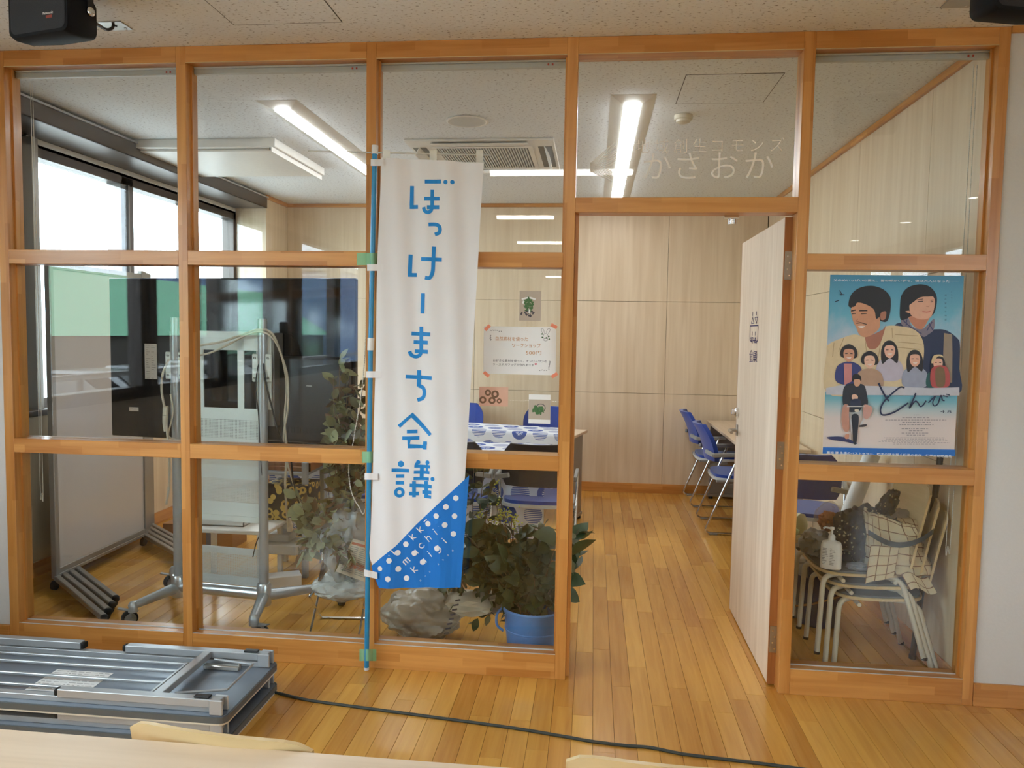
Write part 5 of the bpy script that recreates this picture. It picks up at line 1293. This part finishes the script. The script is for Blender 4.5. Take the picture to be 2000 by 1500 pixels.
for (px, py, n) in ((972, 940, 5), (967, 975, 6), (945, 1000, 8), (985, 1000, 20), (1000, 1010, 20), (975, 1015, 18), (940, 1010, 8), (1005, 1025, 10)):
    c = P(px, py, Y=.40)-Vector((2.27, .42, .35)); sg.tube([Vector((.03, 0, 0)), c*.5+Vector((.01, 0, .02)), c], .0022, 5)
    for k in range(n): g.lathe([(.0005, -.005), (.006, 0), (.0005, .005)], c+Vector((rr.gauss(0, .016), rr.gauss(0, .014), rr.gauss(0, .014))), 6, cap=False)
g.build('blossom', M_YEL, yl); sg.build('stems', M_STEM, yl)
# dried eucalyptus left of the pole
eu = thing('dried_eucalyptus', 'tall dried grey-green eucalyptus bundle standing between the screen and the blue pole', 'plant', (1.32, .36, .12))
stems = []
for k in range(16):
    top = P(rr.uniform(650, 712), rr.uniform(690, 880), Y=rr.uniform(.24, .42))-Vector((1.32, .36, .12)); stems.append([(.03, .0, .12), (top.x*.5+.05, top.y*.5+.03, top.z*.5), tuple(top)])
for k in range(14):
    top = P(rr.uniform(575, 700), rr.uniform(960, 1110), Y=rr.uniform(.22, .42))-Vector((1.32, .36, .12)); stems.append([(.08, .0, .35), (top.x*.4+.05, top.y*.5, .40), tuple(top)])
LM = [leaf_mesh('leaf', .050, .036, .2, M_LF3), leaf_mesh('leaf', .042, .032, -.25, M_LF2), leaf_mesh('leaf', .058, .036, .1, M_LF3), leaf_mesh('leaf', .045, .024, .4, M_LF4)]
foliage(eu, stems, LM, 900, 8, .035, (1.0, 1.75), .4, limit=285)
M_CLEAR = film_mat('clear_crinkled_wrap', C3(210, 212, 210), .38, .12)
t = thing('wrapped_bundle', 'clear crinkled plastic bag with dried stems below the ball chain', 'bag', (1.50, .36, .40))
MB().blob((0, 0, .06), (.13, .10, .20), 4, .28, 2.4, 4).build('plastic_wrap', M_CLEAR, t)
MB().blob((.01, .01, .05), (.085, .07, .17), 5, .3, 3, 4).build('dried_stems', M_LF4, t)
t = thing('newspaper', 'folded newspaper tucked into the plastic bag left of the blue pole', 'newspaper')
cn = [P(688, 1055, Y=.25), P(722, 1064, Y=.25), P(722, 1140, Y=.22), P(655, 1116, Y=.22)]
MB().prism(cn, (0, .012, .004)).build('folded_sheets', mat('newsprint', C3(196, 184, 162), .9, nscale=12), t)
def npt(u, v): return (cn[0].lerp(cn[1], u)).lerp(cn[3].lerp(cn[2], u), v)+Vector((0, -.0012, 0))
g = MB(); h = MB()
for k in range(14):
    for c in range(2):
        v0 = .16+k*.055; g.face([npt(.08+c*.45, v0), npt(.46+c*.45, v0), npt(.46+c*.45, v0+.022), npt(.08+c*.45, v0+.022)])
h.face([npt(.06, .04), npt(.9, .04), npt(.9, .11), npt(.06, .11)]); h.face([npt(.1, .58), npt(.8, .58), npt(.8, .75), npt(.1, .75)])
g.build('print_lines', M_GREYP, t); h.build('headline_block', mat('reddish_print', C3(176, 96, 66), .8), t)
# clear bag hanging below, standing on a chrome stool
st = thing('wire_stool', 'low chrome folding stool under the plastic bag', 'stool', (1.44, .42, 0), .1)
for s in (-1, 1): MB().tube(fillet([(s*.12, -.12, .0), (s*.12, .12, .20), (s*.12, -.12, .20), (s*.12, .12, 0)], .02), .006, 8).build('leg', M_CHROME, st)
MB().tube([(-.12, -.12, .006), (.12, -.12, .006)], .006, 8).tube([(-.12, .12, .006), (.12, .12, .006)], .006, 8).build('floor_bar', M_CHROME, st)
MB().box(-.10, -.10, .20, .10, .10, .208, ch=.003).build('seat', M_LGREY, st)
MB().blob((1.47, .40, .225), (.16, .13, .065), 12, .22, 2.2, 4).build('plastic_bag', film_mat('white_plastic_film', C3(206, 206, 200), .75), None, 'loose whitish plastic bag sagging over the stool near the trolley wheel', 'bag')
# crumpled sack on the floor behind the banner foot
sk = thing('crumpled_sack', 'crumpled grey-brown plastic sack on the floor behind the banner bottom', 'bag', (1.88, .36, .0))
M_SACK = mat('grey_brown_film', C3(150, 138, 122), .3, nscale=9, noise_amt=.25, bump=1.0)
MB().blob((0, 0, .125), (.20, .15, .125), 21, .22, 1.8, 5, -.11, oct=6).build('bag_body', M_SACK, sk)
g = MB(); r_ = random.Random(9)
for k in range(8):
    c = P(872+k*3.2, 1238-k*9.2, Y=.205)-Vector((1.88, .36, 0))
    g.face([c+Vector((x, 0, z)) for x, z in ((-.012, -.004), (.012, .002), (.011, .010), (-.013, .004))])
g.build('printed_marks', M_INKB, sk)
for i, (px, py, ln_, an) in enumerate(((921, 1216, .05, .9), (915, 1195, .03, .1))):
    c = P(px, py, Z=.004); MB().tube([c-Vector((ln_/2*math.cos(an), ln_/2*math.sin(an), 0)), c, c+Vector((ln_/2*math.cos(an), ln_/2*math.sin(an), .002))], [.001, .005, .002], 6).build('fallen_leaf', M_LF2, None, ('longer' if not i else 'shorter')+' fallen leaf on the planks between sack and bucket', 'leaf', 'fallen leaves')

# ================================================================ RIGHT BAY: stacked chairs and bags
base = wood_chair('pale plywood chair, lowest of the stack of three in the right bay', 'stacked chairs in the right bay')
base.location = (3.958, .405, 0); base.rotation_euler = (0, 0, PI/2)
dup(base, (3.922, .405, .052), PI/2, 'pale plywood chair, middle one of the stack of three in the right bay')
dup(base, (3.886, .405, .104), PI/2, 'pale plywood chair on top of the stack, with bags on its grey seat')
ZS = .36+.104+.0095
bt = thing('pump_bottle', 'white hand sanitizer pump bottle on the top chair seat', 'bottle', (3.738, .24, ZS+.001), -.35)
g = MB()
rs = []
for z, w, d in ((0, .040, .024), (.004, .044, .027), (.10, .044, .027), (.118, .038, .023), (.124, .020, .016), (.128, .0135, .0135)):
    rs.append([(w*math.copysign(abs(math.cos(a))**.6, math.cos(a)), d*math.copysign(abs(math.sin(a))**.6, math.sin(a)), z) for a in [2*PI*k/24 for k in range(24)]])
g._add([v for r in rs for v in r], [list(range(24))[::-1]]+[(i*24+k, i*24+(k+1) % 24, (i+1)*24+(k+1) % 24, (i+1)*24+k) for i in range(5) for k in range(24)]+[[120+k for k in range(24)]], True)
g.build('body', M_WHITE, bt)
MB().lathe([(.0145, .128), (.0145, .142), (.011, .150), (.006, .152), (.0045, .154), (.0045, .172), (.009, .174), (.009, .184), (0, .186)], n=18, cap=False).tube([(0, 0, .179), (-.028, 0, .180), (-.036, 0, .174)], .0045, 8).build('pump', M_WHITE, bt)
g = MB(); r_ = random.Random(3)
for k in range(11): 
    for c in range(2): g.box(-.034+c*.03, -.0277, .022+k*.007, -.034+c*.03+r_.uniform(.008, .024), -.0271, .0245+k*.007)
g.build('label_text', M_GREYP, bt)
# black flowered bag
def flower_mat():
    m, t, p, N, L = nmat('black_cloth_with_small_flowers')
    tc = N.new('ShaderNodeTexCoord'); vo = N.new('ShaderNodeTexVoronoi'); vo.inputs['Scale'].default_value = 60; L.new(tc.outputs['Object'], vo.inputs['Vector'])
    nz = N.new('ShaderNodeTexNoise'); nz.inputs['Scale'].default_value = 22; L.new(tc.outputs['Object'], nz.inputs['Vector'])
    f = math_(N, L, 'MULTIPLY', math_(N, L, 'LESS_THAN', vo.outputs['Distance'], .28), math_(N, L, 'GREATER_THAN', nz.outputs['Fac'], .52))
    mx = N.new('ShaderNodeMix'); mx.data_type = 'RGBA'; mx.inputs[6].default_value = C3(26, 26, 32); mx.inputs[7].default_value = C3(176, 166, 136); L.new(f, mx.inputs[0]); L.new(mx.outputs[2], p.inputs['Base Color']); p.inputs['Roughness'].default_value = .75
    return m
M_FLW = flower_mat()
t = thing('flowered_bag', 'black cloth bag with tiny pale flowers on the top chair', 'bag', (3.905, .38, ZS)); t.scale = (1.1, 1, 1.05)
MB().blob((0, 0, .115), (.10, .095, .125), 31, .30, 1.9, 5, oct=5).blob((.10, .02, .235), (.035, .04, .085), 32, .35, 2.2, 4, M=Matrix.Rotation(.55, 4, 'Y')).build('bag_body', M_FLW, t)
MB().grid(lambda u, v: Vector((.075+.035*u+.02*v, -.09-.01*math.sin(u*3), .20-.12*v+.02*u)), 6, 8).build('strap', mat('dark_grey_strap', C3(52, 56, 56), .8), t)
def gingham():
    m, t, p, N, L = nmat('cream_cloth_with_brown_grid')
    tc = N.new('ShaderNodeTexCoord'); sp = N.new('ShaderNodeSeparateXYZ'); L.new(tc.outputs['UV'], sp.inputs[0]); s = None
    for ax in 'XY':
        q = math_(N, L, 'LESS_THAN', math_(N, L, 'FRACT', math_(N, L, 'DIVIDE', sp.outputs[ax], .036)), .085); s = q if s is None else math_(N, L, 'MAXIMUM', s, q)
    mx = N.new('ShaderNodeMix'); mx.data_type = 'RGBA'; mx.inputs[6].default_value = C3(206, 188, 152); mx.inputs[7].default_value = C3(104, 64, 36); L.new(s, mx.inputs[0]); L.new(mx.outputs[2], p.inputs['Base Color']); p.inputs['Roughness'].default_value = .85
    return m
t = thing('checked_bag', 'cream tote bag with thin brown grid lines on the top chair', 'bag', (4.045, .30, ZS)); t.scale = (1.22, 1.15, 1.32)
M_GING = gingham()
# body: a slumped tote with a front face, folded top and a drooping flap
def tote(u, v):
    a = -PI*.95+u*PI*1.9; ww = .115-.02*v; dd = .085-.045*v
    x = ww*math.copysign(abs(math.sin(a))**.7, math.sin(a)); y = -dd*math.copysign(abs(math.cos(a))**.7, math.cos(a))
    z = -.005+.175*v-.03*(x/.11)*v
    n_ = .012*noise.noise(Vector((a*1.6, v*3.2, 1.7)))+.008*noise.noise(Vector((a*4, v*7, 4)))
    return Vector((x*(1+n_*6)-.03*v, y*(1+n_*6)-n_, z+n_*.8))
g = MB(); g.grid(tote, 48, 20, (.62, .19)); g.grid(lambda u, v: Vector(((u-.5)*.19-.03, (v-.5)*.08, .166+.014*math.sin(u*5)*math.cos(v*4)-.035*(u-.5))), 12, 6, (.2, .1)); g.build('bag_body', M_GING, t)
g = MB(); g.grid(lambda u, v: Vector((-.125+.10*u-.02*v, -.078-.02*v+.006*math.sin(u*7), .09-.125*v+.03*u*v)), 10, 10, (.11, .13)); g.grid(lambda u, v: Vector((-.02+.09*u+.03*v, -.088-.01*v, .0-.05*v+.01*math.sin(u*6))), 8, 6, (.1, .06)); g.build('hanging_corner', M_GING, t)
def stp(u, v):
    x = -.14+.22*u; return Vector((x, -.092-.004*math.sin(u*9), .128-.055*math.sin(u*PI*.9)*1.0+.03*u+.018*v))
MB().grid(stp, 16, 2).build('strap', mat('dark_green_strap', C3(50, 58, 58), .8), t)
MB().blob((4.075, .44, ZS+.15), (.085, .05, .09), 41, .25, 2.4, 4).build('plastic_bag', film_mat('pale_carrier_film', C3(176, 168, 158), .85), None, 'pale translucent carrier bag behind the checked tote', 'bag')
MB().blob((3.735, .46, ZS+.055), (.07, .10, .06), 45, .3, 2.4, 4).build('plastic_bag', mat('grey_bag_film', C3(124, 122, 116), .3, bump=.6, nscale=18), None, 'grey plastic bag behind the pump bottle on the top chair', 'bag')
MB().blob((3.85, .235, ZS+.016), (.045, .035, .018), 46, .3, 3, 3).build('blue_grey_pouch', mat('blue_grey_cloth', C3(126, 134, 146), .7), None, 'small blue-grey cloth pouch between bottle and tote', 'pouch')
t = thing('snack_bag', 'clear snack bag with orange contents and a patterned top, left of the flowered bag', 'packet', (3.80, .52, ZS+.06))
MB().blob((0, 0, .08), (.065, .04, .10), 51, .22, 2, 4).build('clear_film', film_mat('clear_snack_film', C3(220, 216, 206), .22, .1), t)
MB().blob((.004, -.004, .085), (.045, .03, .045), 52, .3, 4, 4).build('orange_contents', mat('orange_snack', C3(206, 118, 48), .7, nscale=50, noise_amt=.3), t)
# rolled paper standing behind and the dark pole against the wall
t = thing('paper_roll', 'tall white rolled paper leaning behind the flowered bag', 'paper roll', (4.07, .95, .0))
a_, c_ = Vector((-.10, 0, .35)), Vector((.09, .05, .88)); g = MB(); g.tube([a_, c_], .042, 20, caps=False); g.tube([a_, c_], .039, 20, caps=False); g.tube([a_+Vector((0, .0, 0)), a_+Vector((0, 0, .001))], .0415, 20); g.build('roll', M_PAPER, t)
MB().tube([(4.19, .22, 1.30), (4.19, .45, .02)], .013, 10).tube([(4.19, .45, .02), (4.19, .452, .0)], .016, 10).build('leaning_pole', mat('dark_brown_pole', C3(52, 38, 28), .5), None, 'dark thin pole leaning against the right wall behind the chair stack', 'pole')
t = thing('dark_bin', 'dark blue bin with a brown strap under the stacked chairs', 'bin', (3.875, .86, 0))
MB().lathe([(0, .003), (.10, .003), (.125, .26), (.12, .26), (.096, .01), (0, .01)], n=30, cap=False).build('body', mat('dark_blue_plastic', C3(28, 34, 84), .5), t)
MB().tube([(.128*math.cos(a), .128*math.sin(a), .13+.055*math.cos(a+.6)) for a in [PI+k*PI/14 for k in range(15)]], .005, 6).build('strap', M_CORK, t)
# low bench with snack packets, partly hidden behind the door post
bn_ = thing('low_bench', 'low pale bench with packets behind the door hinge post', 'bench', (3.80, 1.08, 0))
MB().box(-.17, -.16, .40, .06, .16, .42, ch=.003).build('bench_top', M_PLY, bn_)
for x in (-.14, .03):
    for y in (-.13, .13): MB().box(x-.012, y-.012, 0, x+.012, y+.012, .40).build('leg', M_STEEL, bn_)
t = thing('snack_packet', 'cream snack packet standing on the low bench', 'packet', (3.80, 1.0, .421)); MB().blob((0, 0, .06), (.045, .025, .062), 61, .18, 2, 3, -.055).build('film', mat('cream_packet', C3(214, 206, 160), .3, bump=.5), t)
t = thing('snack_packet', 'green and white packet lying on the low bench', 'packet', (3.73, .97, .421)); MB().blob((0, 0, .03), (.06, .04, .03), 62, .2, 2, 3, -.027).build('film', mat('pale_green_packet', C3(188, 204, 150), .3, bump=.5), t)
t = thing('foam_box', 'white foam box under the low bench by the door hinge', 'box', (3.72, 1.02, 0)); MB().box(-.09, -.12, 0, .09, .12, .30, ch=.01).build('box_body', M_PAPER, t); MB().box(-.094, -.124, .30, .094, .124, .33, ch=.008).build('lid', M_PAPER, t)

# ================================================================ behind the trolley: shelf, boxes, odds and ends
sh = thing('low_shelf', 'low white bench seen through the trolley, with thin legs', 'shelf', (.60, 1.02, 0))
MB().box(-.24, -.17, .33, .27, .17, .352, ch=.004).build('shelf_top', M_WHITE, sh)
for x in (-.20, .22):
    for y in (-.14, .14): MB().box(x-.014, y-.014, 0, x+.014, y+.014, .33, ch=.002).build('leg', M_WHITE, sh)
t = thing('cardboard_box', 'flat brown cardboard box on the floor under the low white bench', 'box', (.12, 1.75, 0))
MB().box(-.16, -.11, 0, .16, .11, .12, ch=.003).build('box_body', M_CORK, t); MB().box(-.025, -.1105, 0, .025, .1105, .1206).build('packing_tape', mat('blue_grey_tape', C3(110, 120, 150), .4), t)
t = thing('cardboard_box', 'second cardboard box on the floor, half hidden behind the whiteboards', 'box', (-.22, 1.95, 0)); MB().box(-.12, -.1, 0, .12, .1, .10, ch=.003).build('box_body', M_CORK, t)
t = thing('white_tray', 'shallow white tray on the low bench behind the perforated panel', 'tray', (.56, 1.02, .353)); MB().box(-.14, -.09, 0, .14, .09, .004).box(-.14, -.09, 0, .14, -.085, .05).box(-.14, .085, 0, .14, .09, .05).box(-.14, -.09, 0, -.135, .09, .05).box(.135, -.09, 0, .14, .09, .05).build('tray_body', M_WHITE, t)
rk = thing('metal_rack', 'grey metal rack with crates between trolley post and dried leaves', 'rack', (.93, 1.30, 0))
for x in (-.20, .05):
    for y in (-.15, .15): MB().box(x-.016, y-.016, 0, x+.016, y+.016, .70, ch=.002).build('upright', M_ALUP, rk)
for z in (.14, .33, .62): MB().box(-.215, -.165, z, .065, .165, z+.018, ch=.002).build('shelf_board', M_ALUP, rk)
t = thing('patterned_cloth_box', 'box covered in black cloth with yellow flower pattern on the metal rack', 'box', (.87, 1.22, .349))
m, t_, p_, N, L = nmat('black_yellow_floral_cloth'); tcn = N.new('ShaderNodeTexCoord'); vo = N.new('ShaderNodeTexVoronoi'); vo.inputs['Scale'].default_value = 22; L.new(tcn.outputs['Object'], vo.inputs['Vector'])
cc = ramp(N, L, vo.outputs['Distance'], [(.0, C3(40, 30, 26)), (.22, C3(40, 30, 26)), (.24, C3(202, 168, 84)), (.48, C3(202, 168, 84)), (.5, C3(34, 28, 28))], 'CONSTANT'); L.new(cc, p_.inputs['Base Color']); p_.inputs['Roughness'].default_value = .8
MB().box(-.13, -.11, 0, .14, .11, .22, ch=.01).build('cloth_cover', m, t)
t = thing('brown_crate', 'orange-brown wooden crate on top of the metal rack, above the floral box', 'crate', (.86, 1.30, .639)); 
for z in (0, .028): MB().box(-.13, -.12, z, .14, -.11, z+.024).build('slat', M_DOOREDGE, t); MB().box(-.13, .11, z, .14, .12, z+.024).build('slat', M_DOOREDGE, t)
MB().box(-.13, -.12, .0, -.12, .12, .05).box(.13, -.12, .0, .14, .12, .05).box(-.12, -.11, 0, .13, .11, .006).build('end_board', M_DOOREDGE, t)
t = thing('step_box', 'small grey stepped plastic case below the floral box', 'case', (.86, 1.16, .159)); MB().box(-.14, -.10, 0, .10, .10, .055, ch=.004).box(-.14, -.02, .055, .02, .10, .10, ch=.004).build('case_body', M_LGREY, t)
t = thing('white_block', 'white carton lying on the floor in front of the metal rack', 'box', (.90, .98, 0), .5); MB().box(-.11, -.05, 0, .11, .05, .07, ch=.004).build('box_body', M_PAPER, t)
t = thing('kraft_bundle', 'brown kraft paper bundle lying on the near table below the screen', 'paper', (.98, 1.80, .722)); MB().blob((0, 0, .022), (.17, .08, .028), 71, .35, 3, 4, -.021).build('crumpled_paper', mat('kraft_paper', C3(196, 158, 104), .8, nscale=8, noise_amt=.25, bump=.6), t)
t = thing('blue_bowl', 'small blue bowl on the near table beside the right trolley post', 'bowl', (.70, 1.80, .721)); MB().lathe([(.0, .002), (.035, .002), (.055, .03), (.064, .034), (.052, .03), (.033, .006), (0, .006)], n=24, cap=False).build('bowl_body', mat('blue_glaze', C3(38, 66, 168), .25), t)
t = thing('small_cup', 'small white cup on the far table cloth', 'cup', (1.62, 2.80, .7205)); MB().lathe([(0, 0), (.025, 0), (.034, .05), (.031, .05), (.022, .004), (0, .004)], n=20, cap=False).build('cup_body', M_WHITE, t)
